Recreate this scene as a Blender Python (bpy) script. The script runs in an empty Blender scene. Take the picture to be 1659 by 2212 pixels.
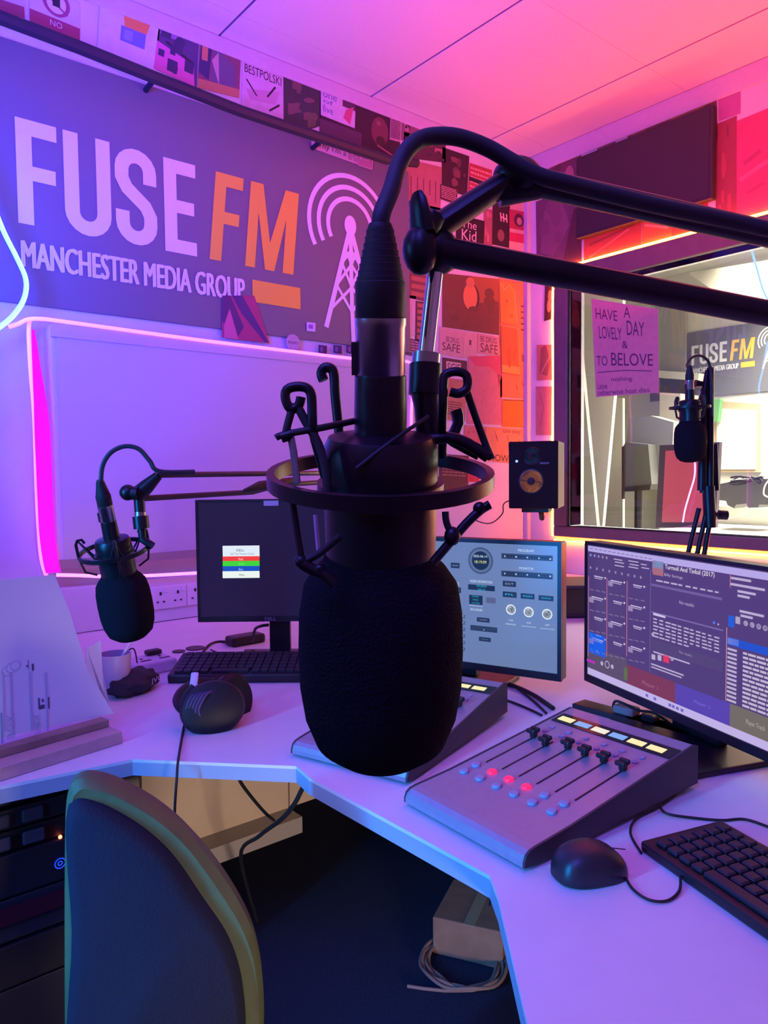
import bpy, bmesh, math, random
from mathutils import Vector as V, Matrix as Mx
random.seed(7)
S = bpy.context.scene
COL = S.collection
# ------------------------------------------------------------------ camera
FPX, EYE = 1600.0, V((0, 0, 1.28))
yaw, pitch, roll = (math.radians(a) for a in (50.6, -3.0, 0.6))
FW = V((math.cos(yaw)*math.cos(pitch), math.sin(yaw)*math.cos(pitch), math.sin(pitch)))
_r = V((math.sin(yaw), -math.cos(yaw), 0)); _d = FW.cross(_r)
RT = _r*math.cos(roll) + _d*math.sin(roll)
DN = -_r*math.sin(roll) + _d*math.cos(roll)
cam = bpy.data.objects.new('camera', bpy.data.cameras.new('camera')); COL.objects.link(cam)
cam.matrix_world = Mx(((RT.x, -DN.x, -FW.x, EYE.x), (RT.y, -DN.y, -FW.y, EYE.y), (RT.z, -DN.z, -FW.z, EYE.z), (0, 0, 0, 1)))
cam.data.sensor_fit = 'HORIZONTAL'; cam.data.sensor_width = 36; cam.data.lens = FPX/1659*36
cam.data.clip_start = .02
S.camera = cam
# ------------------------------------------------------------------ world, exposure, large lamps and added fills
w = bpy.data.worlds.new('night'); S.world = w; w.use_nodes = True
w.node_tree.nodes['Background'].inputs[0].default_value = (.08, .05, .16, 1)
w.node_tree.nodes['Background'].inputs[1].default_value = .25
S.view_settings.view_transform = 'Standard'; S.view_settings.look = 'None'
S.view_settings.gamma = 1; S.view_settings.exposure = 0; S.view_settings.use_curve_mapping = False
try:
    S.cycles.use_denoising = True
    S.cycles.max_bounces = 6; S.cycles.diffuse_bounces = 3; S.cycles.sample_clamp_indirect = 4
except Exception: pass
def area(name, loc, aim, sx, sy, col, power, spread=180):
    l = bpy.data.lights.new(name, 'AREA'); l.shape = 'RECTANGLE'; l.size = sx; l.size_y = sy
    l.color = col; l.energy = power; l.spread = math.radians(spread)
    o = bpy.data.objects.new(name, l); COL.objects.link(o); o.location = loc
    o.rotation_euler = (V(aim)-V(loc)).to_track_quat('-Z', 'Y').to_euler(); return o
CEIL, WA, WB = 3.0, 2.72, 3.28          # ceiling height, wall A (y), wall B (x)
area('fill_ceiling_magenta', (1.2, 1.5, 2.1), (1.2, 1.7, 3), 1.6, .8, (.62, .02, .85), 10)  # added upward fill that tints the ceiling magenta
area('fill_ceiling_red', (2.6, 1.2, 2.2), (2.6, 1.4, 3), .8, 1.6, (1, .05, .02), 20)  # added upward fill that reddens the ceiling toward the window wall
area('fill_blue_left', (-.10, 1.75, 2.0), (.75, 2.7, 2.15), .4, .7, (.02, .05, 1), 34, 105)  # unseen fill for blue strips assumed to run on past the left
area('lamp_cyan_strip', (-1.1, .9, 1.25), (.8, .9, .8), .06, 1.2, (.01, .30, 1), 11, 62)
area('fill_violet_behind', (-.6, .1, 2.6), (1.3, 1.4, .8), 1.2, .8, (.12, .09, 1), 40)  # unseen violet fill, added to brighten the desk and walls
area('fill_under_desk', (.25, -1.3, .40), (1.2, 2.0, .42), .5, .3, (1, .74, .54), 2.8, 40)  # added warm fill for the cream panel under the desk, no source there
area('lamp_room_beyond', (5.2, 1.7, 2.85), (5.2, 1.7, 0), 1.6, 1.6, (1, .94, .76), 400, 120)

# ------------------------------------------------------------------ rays through the photograph, used to find real positions on real planes
def ray(x, y): return FW + RT*((x-829.5)/FPX) + DN*((y-1106)/FPX)
def D(x, y, t): return EYE + ray(x, y)*t
def onX(x, y, X=WB): v = ray(x, y); return EYE + v*((X-EYE.x)/v.x)
def onY(x, y, Y=WA): v = ray(x, y); return EYE + v*((Y-EYE.y)/v.y)
def onZ(x, y, Z=.73): v = ray(x, y); return EYE + v*((Z-EYE.z)/v.z)

# ------------------------------------------------------------------ materials
MATS = {}
def mat(name, col=(.5, .5, .5), rough=.5, metal=0, emit=None, es=1, noise=0, nscale=40, bump=0, spec=.5, col2=None, trans=0):
    if name in MATS: return MATS[name]
    m = bpy.data.materials.new(name); m.use_nodes = True; nt = m.node_tree; b = nt.nodes['Principled BSDF']
    b.inputs['Base Color'].default_value = (*col, 1); b.inputs['Roughness'].default_value = rough
    b.inputs['Metallic'].default_value = metal; b.inputs['Specular IOR Level'].default_value = spec
    if emit is not None:
        b.inputs['Emission Color'].default_value = (*emit, 1); b.inputs['Emission Strength'].default_value = es
    if noise or bump or col2:
        tc = nt.nodes.new('ShaderNodeTexCoord'); n = nt.nodes.new('ShaderNodeTexNoise')
        n.inputs['Scale'].default_value = nscale; n.inputs['Detail'].default_value = 5
        nt.links.new(tc.outputs['Object'], n.inputs['Vector'])
        if noise or col2:
            mx = nt.nodes.new('ShaderNodeMix'); mx.data_type = 'RGBA'
            c2 = col2 or tuple(max(0, c*(1-noise)) for c in col)
            r = nt.nodes.new('ShaderNodeMapRange'); r.inputs[1].default_value = .35; r.inputs[2].default_value = .65
            nt.links.new(n.outputs[0], r.inputs[0]); nt.links.new(r.outputs[0], mx.inputs[0])
            mx.inputs[6].default_value = (*col, 1); mx.inputs[7].default_value = (*c2, 1)
            nt.links.new(mx.outputs[2], b.inputs['Base Color'])
        if bump:
            bp = nt.nodes.new('ShaderNodeBump'); bp.inputs['Strength'].default_value = bump; bp.inputs['Distance'].default_value = .002
            nt.links.new(n.outputs[0], bp.inputs['Height']); nt.links.new(bp.outputs[0], b.inputs['Normal'])
    MATS[name] = m; return m
def ink(c):                    # printed colour
    return mat('ink_%02d%02d%02d' % tuple(int(x*99) for x in c), c, .6)
def glow(c, s=1):              # a lit screen colour
    return mat('glow_%02d%02d%02d_%d' % (*(int(x*99) for x in c), int(s*100)), (.01, .01, .01), .4, emit=c, es=s)
def glass_mat():
    m = bpy.data.materials.new('glass'); m.use_nodes = True; nt = m.node_tree
    for n in list(nt.nodes): nt.nodes.remove(n)
    o = nt.nodes.new('ShaderNodeOutputMaterial'); mx = nt.nodes.new('ShaderNodeMixShader')
    t = nt.nodes.new('ShaderNodeBsdfTransparent'); g = nt.nodes.new('ShaderNodeBsdfGlossy'); g.inputs['Roughness'].default_value = .0
    f = nt.nodes.new('ShaderNodeFresnel'); f.inputs[0].default_value = 1.45
    nt.links.new(f.outputs[0], mx.inputs[0]); nt.links.new(t.outputs[0], mx.inputs[1]); nt.links.new(g.outputs[0], mx.inputs[2])
    nt.links.new(mx.outputs[0], o.inputs[0]); return m
GLASS = glass_mat()
WALL = mat('wall_paint', (.74, .72, .72), .75, noise=.06, nscale=6, bump=.1)
TILE = mat('ceiling_tile', (.80, .78, .78), .85, noise=.04, nscale=120, bump=.2)
WHITE = mat('white_laminate', (.74, .74, .76), .45, noise=.05, nscale=9)
WEDGE = mat('desk_edging', (.34, .38, .46), .5)
BLACK = mat('black_plastic', (.012, .011, .013), .42, bump=.05, nscale=200)
BLACKG = mat('black_gloss', (.01, .01, .012), .18)
METALB = mat('black_metal', (.008, .007, .009), .36, bump=.05, nscale=300, spec=.35)
FOAM = mat('foam', (.014, .011, .016), .95, bump=.9, nscale=700, spec=.05)
RUB = mat('rubber', (.012, .012, .014), .6)
SILVER = mat('nickel', (.42, .41, .42), .28, metal=1, noise=.15, nscale=60)
CHROME = mat('chrome', (.75, .75, .78), .12, metal=1)
GREY = mat('grey_console', (.40, .39, .44), .38, metal=.45, noise=.06, nscale=80)
DGREY = mat('dark_console_side', (.045, .04, .045), .55)
FRAME = mat('window_frame_paint', (.16, .12, .16), .45, noise=.15, nscale=12)
PAPER = mat('paper', (.72, .70, .72), .8, noise=.05, nscale=30)
CARD = mat('cardboard', (.40, .20, .13), .8, noise=.2, nscale=20)
WOOD = mat('brown_board', (.30, .20, .17), .6, noise=.3, nscale=14)

# ------------------------------------------------------------------ mesh building
def frame(o, x, y, z):
    m = Mx.Identity(4)
    for i in range(3): m[i][0], m[i][1], m[i][2], m[i][3] = x[i], y[i], z[i], o[i]
    return m
def zframe(o, z, xh=None):
    z = V(z).normalized(); xh = V(xh) if xh else (V((1, 0, 0)) if abs(z.x) < .9 else V((0, 1, 0)))
    y = z.cross(xh).normalized(); return frame(V(o), y.cross(z), y, z)
class MB:
    def __init__(s): s.v = []; s.f = []; s.mi = []; s.m = []; s.sm = []
    def _m(s, m):
        if m not in s.m: s.m.append(m)
        return s.m.index(m)
    def add(s, vs, fs, m, T=None, smooth=False):
        n = len(s.v); s.v += [(T @ V(v)) if T else V(v) for v in vs]
        k = s._m(m)
        for f in fs: s.f.append([n+i for i in f]); s.mi.append(k); s.sm.append(smooth)
        return s
    def bm(s, b, m, T=None, smooth=False):
        b.verts.ensure_lookup_table(); b.verts.index_update()
        s.add([v.co.copy() for v in b.verts], [[v.index for v in f.verts] for f in b.faces], m, T, smooth); b.free(); return s
    def box(s, c, sz, m, T=None, bev=0, seg=2, smooth=False):
        b = bmesh.new(); bmesh.ops.create_cube(b, size=1)
        for v in b.verts: v.co = V((v.co.x*sz[0]+c[0], v.co.y*sz[1]+c[1], v.co.z*sz[2]+c[2]))
        if bev: bmesh.ops.bevel(b, geom=b.edges[:], offset=bev, segments=seg, profile=.5, affect='EDGES')
        return s.bm(b, m, T, smooth)
    def b2(s, lo, hi, m, T=None, bev=0):
        return s.box([(a+b)/2 for a, b in zip(lo, hi)], [abs(b-a) for a, b in zip(lo, hi)], m, T, bev)
    def tube(s, pts, r, m, n=10, T=None, caps=True, flat=1):
        pts = [V(p) for p in pts]; k = len(pts); rs = r if isinstance(r, (list, tuple)) else [r]*k
        vs, fs = [], []; prev = None
        for i, p in enumerate(pts):
            t = (pts[min(i+1, k-1)]-pts[max(i-1, 0)]).normalized()
            if prev is None:
                a = V((0, 0, 1)) if abs(t.z) < .9 else V((1, 0, 0)); u = a.cross(t).normalized()
            else:
                u = (prev - t*prev.dot(t)).normalized()
            prev = u; w_ = t.cross(u)
            for j in range(n):
                an = 2*math.pi*j/n; vs.append(p+u*(rs[i]*math.cos(an))+w_*(rs[i]*flat*math.sin(an)))
        for i in range(k-1):
            for j in range(n): fs.append((i*n+j, i*n+(j+1) % n, (i+1)*n+(j+1) % n, (i+1)*n+j))
        if caps: fs.append(tuple(range(n))[::-1]); fs.append(tuple((k-1)*n+j for j in range(n)))
        return s.add(vs, fs, m, T, True)
    def lathe(s, prof, m, T=None, n=32, sx=1, sy=1, cap=True):
        vs, fs = [], []
        for r, z in prof:
            for j in range(n):
                a = 2*math.pi*j/n; vs.append((r*sx*math.cos(a), r*sy*math.sin(a), z))
        for i in range(len(prof)-1):
            for j in range(n): fs.append((i*n+j, i*n+(j+1) % n, (i+1)*n+(j+1) % n, (i+1)*n+j))
        if cap and prof[0][0] > 1e-5: fs.append(tuple(range(n))[::-1])
        if cap and prof[-1][0] > 1e-5: fs.append(tuple((len(prof)-1)*n+j for j in range(n)))
        return s.add(vs, fs, m, T, True)
    def cyl(s, a, b, r, m, n=20, r2=None, T=None): return s.tube([a, b], [r, r if r2 is None else r2], m, n, T)
    def prism(s, poly, h0, h1, m, T=None, mtop=None):   # polygon in local xy, extruded along local z
        n = len(poly); vs = [(x, y, h0) for x, y in poly]+[(x, y, h1) for x, y in poly]
        ar = sum(poly[i][0]*poly[(i+1) % n][1]-poly[(i+1) % n][0]*poly[i][1] for i in range(n))
        fs = [tuple(range(n))[::-1]]+[(i, (i+1) % n, n+(i+1) % n, n+i) for i in range(n)]
        top = tuple(range(n, 2*n))
        if ar < 0: fs = [f[::-1] for f in fs]; top = top[::-1]
        s.add(vs, fs, m, T); s.add(vs, [top], mtop or m, T); return s
    def ball(s, c, r, m, n=16, T=None, sc=(1, 1, 1)):
        b = bmesh.new(); bmesh.ops.create_uvsphere(b, u_segments=n, v_segments=max(6, n//2), radius=1)
        for v in b.verts: v.co = V((v.co.x*r*sc[0]+c[0], v.co.y*r*sc[1]+c[1], v.co.z*r*sc[2]+c[2]))
        return s.bm(b, m, T, True)
    def build(s, name, parent=None, world=False):
        me = bpy.data.meshes.new(name)
        vs = s.v
        if world and parent is not None: Wi = WM(parent).inverted(); vs = [Wi @ v for v in vs]
        me.from_pydata([tuple(v) for v in vs], [], s.f)
        for m in s.m: me.materials.append(m)
        for p, k, q in zip(me.polygons, s.mi, s.sm): p.material_index = k; p.use_smooth = q
        o = bpy.data.objects.new(name, me); COL.objects.link(o)
        if any(s.sm):
            try: me.set_sharp_from_angle(angle=math.radians(42))
            except Exception: pass
        if parent is not None: o.parent = parent
        return o
def WM(o):
    m = o.matrix_basis.copy()
    while o.parent: o = o.parent; m = o.matrix_basis @ m
    return m
def tag(o, label=None, cat=None, group=None, kind=None):
    if label: o['label'] = label
    if cat: o['category'] = cat
    if group: o['group'] = group
    if kind: o['kind'] = kind
    return o
def thing(name, T, label, cat, group=None):
    o = bpy.data.objects.new(name, None); COL.objects.link(o); o.empty_display_size = .05
    o.matrix_basis = T if isinstance(T, Mx) else Mx.Translation(V(T))
    return tag(o, label, cat, group)
def smooth_path(pts, n=6):
    pts = [V(p) for p in pts]; out = []
    for i in range(len(pts)-1):
        p0, p1, p2, p3 = pts[max(i-1, 0)], pts[i], pts[i+1], pts[min(i+2, len(pts)-1)]
        for k in range(n):
            t = k/n; out.append(.5*((2*p1)+(p2-p0)*t+(2*p0-5*p1+4*p2-p3)*t*t+(3*p1-p0-3*p2+p3)*t**3))
    return out+[pts[-1]]
_tc = {}
def text_geo(s):
    if s in _tc: return _tc[s]
    cu = bpy.data.curves.new('t', 'FONT'); cu.body = s; cu.resolution_u = 3; cu.offset = 0
    o = bpy.data.objects.new('t', cu); COL.objects.link(o)
    me = o.to_mesh(); vs = [(v.co.x, v.co.y) for v in me.vertices]; fs = [tuple(p.vertices) for p in me.polygons]
    o.to_mesh_clear(); bpy.data.objects.remove(o); bpy.data.curves.remove(cu)
    if vs:
        x0 = min(v[0] for v in vs); x1 = max(v[0] for v in vs); y0 = min(v[1] for v in vs); y1 = max(v[1] for v in vs)
        vs = [((x-x0)/(x1-x0+1e-9), (y-y0)/(y1-y0+1e-9)) for x, y in vs]
    _tc[s] = (vs, fs); return _tc[s]

# ---- plane frames: local x = right, local z = up, local -y faces the room.  Print goes just in front of the sheet.
TA = frame(V((0, WA, 0)), V((1, 0, 0)), V((0, 1, 0)), V((0, 0, 1)))                 # wall A
TB = frame(V((WB, 0, 0)), V((0, -1, 0)), V((1, 0, 0)), V((0, 0, 1)))                # wall B, local x = -Y
class Pl:
    """a real vertical (or tilted) plane; uv() finds where a line of sight meets it"""
    def __init__(s, T): s.T = T; s.Ti = T.inverted()
    def uv(s, x, y):
        o = s.Ti @ EYE; d = s.Ti.to_3x3() @ ray(x, y); t = -o.y/d.y; p = o+d*t; return (p.x, p.z)
PA, PB = Pl(TA), Pl(TB)
def bil(q, u, v):   # q: tl tr br bl, v measured downwards
    t = [q[0][i]*(1-u)+q[1][i]*u for i in (0, 1)]; b = [q[3][i]*(1-u)+q[2][i]*u for i in (0, 1)]
    return (t[0]*(1-v)+b[0]*v, t[1]*(1-v)+b[1]*v)
def flat(mb, pts, off, m, T=None):      # polygon(x,z) lying off metres in front of the plane
    ar = sum(pts[i][0]*pts[(i+1) % len(pts)][1]-pts[(i+1) % len(pts)][0]*pts[i][1] for i in range(len(pts)))
    if ar < 0: pts = pts[::-1]
    mb.add([(x, -off, z) for x, z in pts], [tuple(range(len(pts)))], m, T)
def prt(mb, q, off, sh, T=None):
    """printed shapes on quad q: ('r',u0,v0,u1,v1,col) rect, ('e',..) ellipse, ('t',u0,v0,u1,v1,str,col) text, ('p',[(u,v)..],col) polygon, ('l',[(u,v)..],w,col) line"""
    for k, s in enumerate(sh):
        o = off+.0003*(1+k*.12)
        c = s[-1]; m = c if not isinstance(c, tuple) else ink(c)
        if s[0] == 'r': flat(mb, [bil(q, *p) for p in ((s[1], s[2]), (s[3], s[2]), (s[3], s[4]), (s[1], s[4]))], o, m, T)
        elif s[0] == 'e':
            cu, cv, ru, rv = (s[1]+s[3])/2, (s[2]+s[4])/2, (s[3]-s[1])/2, (s[4]-s[2])/2
            flat(mb, [bil(q, cu+ru*math.cos(a*math.pi/10), cv+rv*math.sin(a*math.pi/10)) for a in range(20)], o, m, T)
        elif s[0] == 'p': flat(mb, [bil(q, *p) for p in s[1]], o, m, T)
        elif s[0] == 't':
            vs, fs = text_geo(s[5]); mb.add([(lambda p: (p[0], -o, p[1]))(bil(q, s[1]+(s[3]-s[1])*x, s[4]+(s[2]-s[4])*y)) for x, y in vs], fs, m, T)
        elif s[0] == 'l':
            P = [V(bil(q, *p)) for p in s[1]]; wd = s[2]
            for a, b in zip(P, P[1:]):
                d = (b-a); n = V((-d.y, d.x)).normalized()*wd/2
                flat(mb, [tuple(a+n), tuple(b+n), tuple(b-n), tuple(a-n)], o, m, T)

# ================================================================== STRUCTURE
mb = MB(); mb.b2((-2.2, -2.2, -.05), (WB, WA, 0), mat('carpet', (.016, .026, .075), .95, noise=.4, nscale=160, bump=.5)); tag(mb.build('floor'), kind='structure')
mb = MB(); mb.b2((-2.2, -2.2, CEIL+.02), (WB, WA, CEIL+.08), TILE)
ceil = tag(mb.build('ceiling'), kind='structure')
gx = [-2.2, -1.62, -.86, -.10, .66, 1.42, 2.18, 2.94, WB]; gy = [-2.2, -1.24, -.48, .28, 1.04, 1.79, 2.55, WA]
me0 = None
for i in range(len(gx)-1):
    for j in range(len(gy)-1):
        mb = MB(); mb.b2((gx[i]+.005, gy[j]+.0007, CEIL), (gx[i+1]-.005, gy[j+1]-.0007, CEIL+.02), TILE); mb.build('ceiling_tile', ceil)
mb = MB()
for x in gx[1:-1]: mb.b2((x-.006, -2.2, CEIL+.004), (x+.006, WA, CEIL+.018), mat('tile_joint', (.16, .09, .22), .7))
mb.build('ceiling_grid', ceil)
mb = MB(); mb.b2((-2.2, WA, 0), (WB+.12, WA+.12, CEIL), WALL); tag(mb.build('wall_left'), kind='structure')
mb = MB(); mb.b2((-2.32, -2.2, 0), (-2.2, WA+.12, CEIL), WALL); tag(mb.build('wall_back'), kind='structure')
mb = MB(); mb.b2((-2.32, -2.32, 0), (WB+.12, -2.2, CEIL), WALL); tag(mb.build('wall_near'), kind='structure')
WY1, WY0, WZ0, WZ1 = 2.425, -.6, .985, 2.25           # window opening in wall B
mb = MB()
mb.b2((WB, WY1, 0), (WB+.12, WA, CEIL), WALL); mb.b2((WB, -2.2, 0), (WB+.12, WY0, CEIL), WALL)
mb.b2((WB, WY0, 0), (WB+.12, WY1, WZ0), WALL); mb.b2((WB, WY0, WZ1), (WB+.12, WY1, CEIL), WALL)
tag(mb.build('wall_right'), kind='structure')
# window: frame, pane
win = tag(bpy.data.objects.new('window_1', None), kind='structure'); COL.objects.link(win)
mb = MB()
mb.b2((WB-.035, WY0-.09, WZ1), (WB+.10, WY1+.085, WZ1+.095), FRAME, bev=.006); mb.b2((WB-.035, WY0-.09, WZ0-.055), (WB+.10, WY1+.085, WZ0), FRAME, bev=.006)
mb.b2((WB-.035, WY1, WZ0), (WB+.10, WY1+.085, WZ1), FRAME, bev=.006); mb.b2((WB-.035, WY0-.09, WZ0), (WB+.10, WY0, WZ1), FRAME, bev=.006)
mb.build('window_frame', win)
mb = MB(); mb.b2((WB-.012, WY0, WZ0), (WB-.008, WY1, WZ1), GLASS); mb.build('window_pane', win)
mb = MB(); mb.b2((WB-.020, WY1-.008, WZ0), (WB-.012, WY1, WZ1), mat('seal', (.02, .02, .02), .4)); mb.b2((WB-.020, WY0, WZ0), (WB-.012, WY1, WZ0+.005), MATS['seal'])
mb.build('pane_seal', win)
# trims below the ceiling, corner trim
TRIM = mat('cornice_paint', (.66, .60, .64), .6, noise=.05)
mb = MB(); mb.b2((-2.2, WA-.008, CEIL-.062), (WB, WA, CEIL-.002), TRIM, bev=.002); tag(mb.build('trim_1'), kind='structure')
mb = MB(); mb.b2((WB-.010, -2.2, CEIL-.095), (WB, WA-.008, CEIL-.002), TRIM, bev=.002); tag(mb.build('trim_2'), kind='structure')
mb = MB(); mb.b2((WB-.03, WA-.03, .74), (WB, WA, CEIL-.10), TRIM, bev=.003); tag(mb.build('trim_3'), kind='structure')
# white dado trunking along wall A and ledge on wall B
mb = MB(); mb.b2((-.6, WA-.05, .73), (WB-.03, WA, .895), WHITE, bev=.004); tru = tag(mb.build('trim_4'), kind='structure')
HOLE = mat('socket_hole', (.02, .01, .02), .6)
def socket(px, name='double_socket', lab='white double wall socket in the trunking, beside the left monitor'):
    u, _ = PA.uv(px, 1280); T = frame(V((u, WA-.05, .822)), V((1, 0, 0)), V((0, 1, 0)), V((0, 0, 1)))
    t = thing(name, T, lab, 'socket')
    mb = MB(); mb.box((0, -.005, 0), (.146, .01, .086), WHITE, bev=.003); mb.build('face_plate', t)
    mb = MB()
    for s in (-.034, .034):
        mb.b2((s-.004, -.0112, .010), (s+.004, -.0098, .022), HOLE); mb.b2((s-.016, -.0112, -.018), (s-.008, -.0098, -.012), HOLE); mb.b2((s+.008, -.0112, -.018), (s+.016, -.0098, -.012), HOLE)
    mb.build('socket_holes', t)
    for s in (-.034, .034):
        mb = MB(); mb.box((s+.02, -.012, .026), (.011, .005, .016), WHITE, bev=.0015); mb.build('rocker_switch', t)
socket(352); socket(425, lab='white double wall socket partly behind the left monitor')

# ================================================================== WALL A: white panel, sign, rail
def P3(px, py, Y=WA): return onY(px, py, Y)
x0, x1, z0, z1 = .735, 2.40, .965, 1.79
mb = MB(); mb.b2((x0, WA-.07, z0), (x1, WA-.001, z1), mat('whiteboard_edge', (.68, .60, .66), .5), bev=.004)
t = thing('whiteboard', (x0, WA, z0), 'large blank white wall board edged by the magenta light strip', 'whiteboard')
mb.v = [v-V((x0, WA, z0)) for v in mb.v]; mb.build('board_body', t)
mb = MB(); mb.b2((.02, -.074, .03), (x1-x0-.02, -.07, z1-z0-.04), mat('whiteboard_face', (.60, .52, .56), .4)); mb.build('board_face', t)
mb = MB(); mb.b2((.0, -.078, 0), (x1-x0, -.07, .03), mat('board_rail', (.36, .26, .25), .5)); mb.b2((0, -.078, z1-z0-.04), (x1-x0, -.07, z1-z0), mat('board_top', (.62, .5, .56), .5)); mb.build('board_rail', t)

# sign
SG = mat('sign_grey', (.17, .16, .17), .55); SW = mat('sign_white', (.80, .80, .82), .5); SY = mat('sign_yellow', (.86, .50, .06), .5)
LAV = SW
def sign(T, k, label, GR, WH, YE, x1=2.40, zl=1.86):
    """board with lettering; T local frame whose x,z are wall A's x,z; k uniform scale"""
    t = thing('station_sign', T, label, 'sign')
    mb = MB(); mb.b2((-.15*k, -.012, (zl)*k), (x1*k, -.001, 2.715*k), GR, bev=.002); mb.build('sign_board', t)
    def L(pts, w_, o=.0135): # thick polyline
        P = [V(p) for p in pts]; m_ = MBc
        L_, R_ = [], []
        for i, p in enumerate(P):
            d = (P[min(i+1, len(P)-1)]-P[max(i-1, 0)]).normalized(); n = V((-d.y, d.x))*w_/2
            if 0 < i < len(P)-1:
                d1 = (P[i]-P[i-1]).normalized(); d2 = (P[i+1]-P[i]).normalized(); c = max(.5, math.sqrt(max(.05, (1+d1.dot(d2))/2))); n /= c
            L_.append(p+n); R_.append(p-n)
        vs = [(p.x*k, -o, p.y*k) for p in L_+R_]; n_ = len(P)
        m_.add(vs, [(n_+i, n_+i+1, i+1, i) for i in range(n_-1)], MC)
    def R(x0_, z0_, x1_, z1_, o=.0137): MBc.add([(x0_*k, -o, z0_*k), (x1_*k, -o, z0_*k), (x1_*k, -o, z1_*k), (x0_*k, -o, z1_*k)], [(0, 1, 2, 3)], MC)
    zb, zt = 2.125, 2.470; st = .050
    def done(nm): MBc.build(nm, t)
    MC = WH
    MBc = MB(); R(.662, zb, .662+st, zt); R(.712, zt-.052, .792, zt, .0138); R(.712, zt-.198, .786, zt-.150, .0138); done('letter')
    MBc = MB(); L([(.838, zt), (.838, zb+.09)]+[(.893-.055*math.cos(a), zb+.080-.055*math.sin(a)) for a in [i*math.pi/10 for i in range(11)]]+[(.948, zb+.09), (.948, zt)], st); done('letter')
    cxs, r_ = 1.066, .052
    up = [(cxs+r_*math.cos(a), zt-.078+r_*math.sin(a)) for a in [i*math.pi/9 for i in range(0, 10)]]
    dn = [(cxs+r_*math.cos(a), zb+.078+r_*math.sin(a)) for a in [-i*math.pi/9 for i in range(0, 10)]]
    MBc = MB(); L([(cxs+r_, zt-.120)]+up+[(cxs-r_, zt-.110), (cxs-.034, zt-.145), (cxs+.034, zb+.145), (cxs+r_, zb+.110)]+dn+[(cxs-r_, zb+.118)], st); done('letter')
    MBc = MB(); R(1.172, zb, 1.172+st, zt); R(1.222, zt-.050, 1.300, zt, .0138); R(1.222, zb, 1.300, zb+.050, .0138); R(1.222, zb+.150, 1.292, zb+.198, .0138); done('letter')
    MC = YE
    sl = .035/.345
    def Q(pts, o=.0137): MBc.add([((x+(z-zb)*sl)*k, -o, z*k) for x, z in pts], [tuple(range(len(pts)))], MC)
    MBc = MB(); Q([(1.352, zb), (1.402, zb), (1.402, zt), (1.352, zt)]); Q([(1.402, zt-.05), (1.475, zt-.05), (1.475, zt), (1.402, zt)]); Q([(1.402, zb+.148), (1.468, zb+.148), (1.468, zb+.196), (1.402, zb+.196)]); done('letter')
    MBc = MB(); Q([(1.508, zb), (1.553, zb), (1.553, zt), (1.508, zt)]); Q([(1.685, zb), (1.738, zb), (1.738, zt), (1.685, zt)], .0137)
    Q([(1.553, zt), (1.553, zt-.12), (1.600, zb), (1.645, zb), (1.620, zb+.09), (1.566, zt)], .0138); Q([(1.685, zt), (1.672, zt), (1.600, zb+.05), (1.645, zb), (1.685, zt-.12)], .0139); done('letter')
    MBc = MB(); MC = WH; vs, fs = text_geo('MANCHESTER MEDIA GROUP')
    [MBc.add([((.670+x*.832+dx_)*k, -.0137-lz_, (1.982+y*.088+dz_)*k) for x, y in vs], fs, WH) for dx_, dz_, lz_ in ((0, 0, 0), (.0035, .001, .0007), (-.0035, -.001, .0014))]; done('lettering')
    MC = YE; MBc = MB(); R(1.540, 1.985, 1.772, 2.075); done('yellow_bar')
    MC = WH; MBc = MB()
    c = V((2.045, 2.385))
    for rr, a0, a1 in ((.222, -30, 214), (.172, -30, 214), (.122, -30, 214)):
        L([(c.x+rr*math.cos(math.radians(a)), c.y+rr*math.sin(math.radians(a))) for a in range(a0, a1+1, 8)], .021)
    MBc.add([((c.x+.033*math.cos(i*math.pi/10))*k, -.0139, (c.y+.006+.045*math.sin(i*math.pi/10))*k) for i in range(20)], [tuple(range(20))], WH)
    top, bl, br, m_ = V((c.x, c.y)), V((1.905, 1.925)), V((2.195, 1.925)), V((c.x+.01, 1.86))
    L([top, bl], .024, .0140); L([top, br], .024, .0141); L([top, (c.x+.003, 2.04), m_], .022, .0142)
    lv = lambda f: (top.lerp(bl, f), top.lerp(br, f), V((c.x+.003, top.y+(bl.y-top.y)*f)))
    for fa, fb in ((.22, .36), (.36, .58), (.58, .82)):
        a, b = lv(fa), lv(fb)
        L([a[0], b[2]], .014, .0143); L([a[1], b[2]], .014, .0144); L([b[0], a[2]], .014, .0145); L([b[1], a[2]], .014, .0146)
    done('mast_logo')
    return t
sg = sign(TA, 1, 'wide grey wall sign reading FUSE FM above the white board', SG, SW, SY)

# dark cable rail in front of the poster row
mb = MB(); a = onY(-60, 18, WA-.10); b = onY(868, 352, WA-.10)
pts = [onY(x, y, WA-.10) for x, y in ((-60, 14), (0, 38), (170, 102), (335, 168), (520, 240), (700, 300), (835, 345), (900, 352))]
t = thing('wall_rail', pts[3], 'dark horizontal rail running above the grey sign', 'rail')
mb.tube(pts, .022, mat('rail_dark', (.02, .018, .035), .5), 8); mb.build('rail_bar', t, True)
mb = MB()
for x, y in ((335, 168), (700, 300)):
    p = onY(x, y, WA-.10); mb.cyl(p, (p.x, WA, p.z-.01), .010, MATS['rail_dark'])
mb.build('bracket', t, True)

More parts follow.
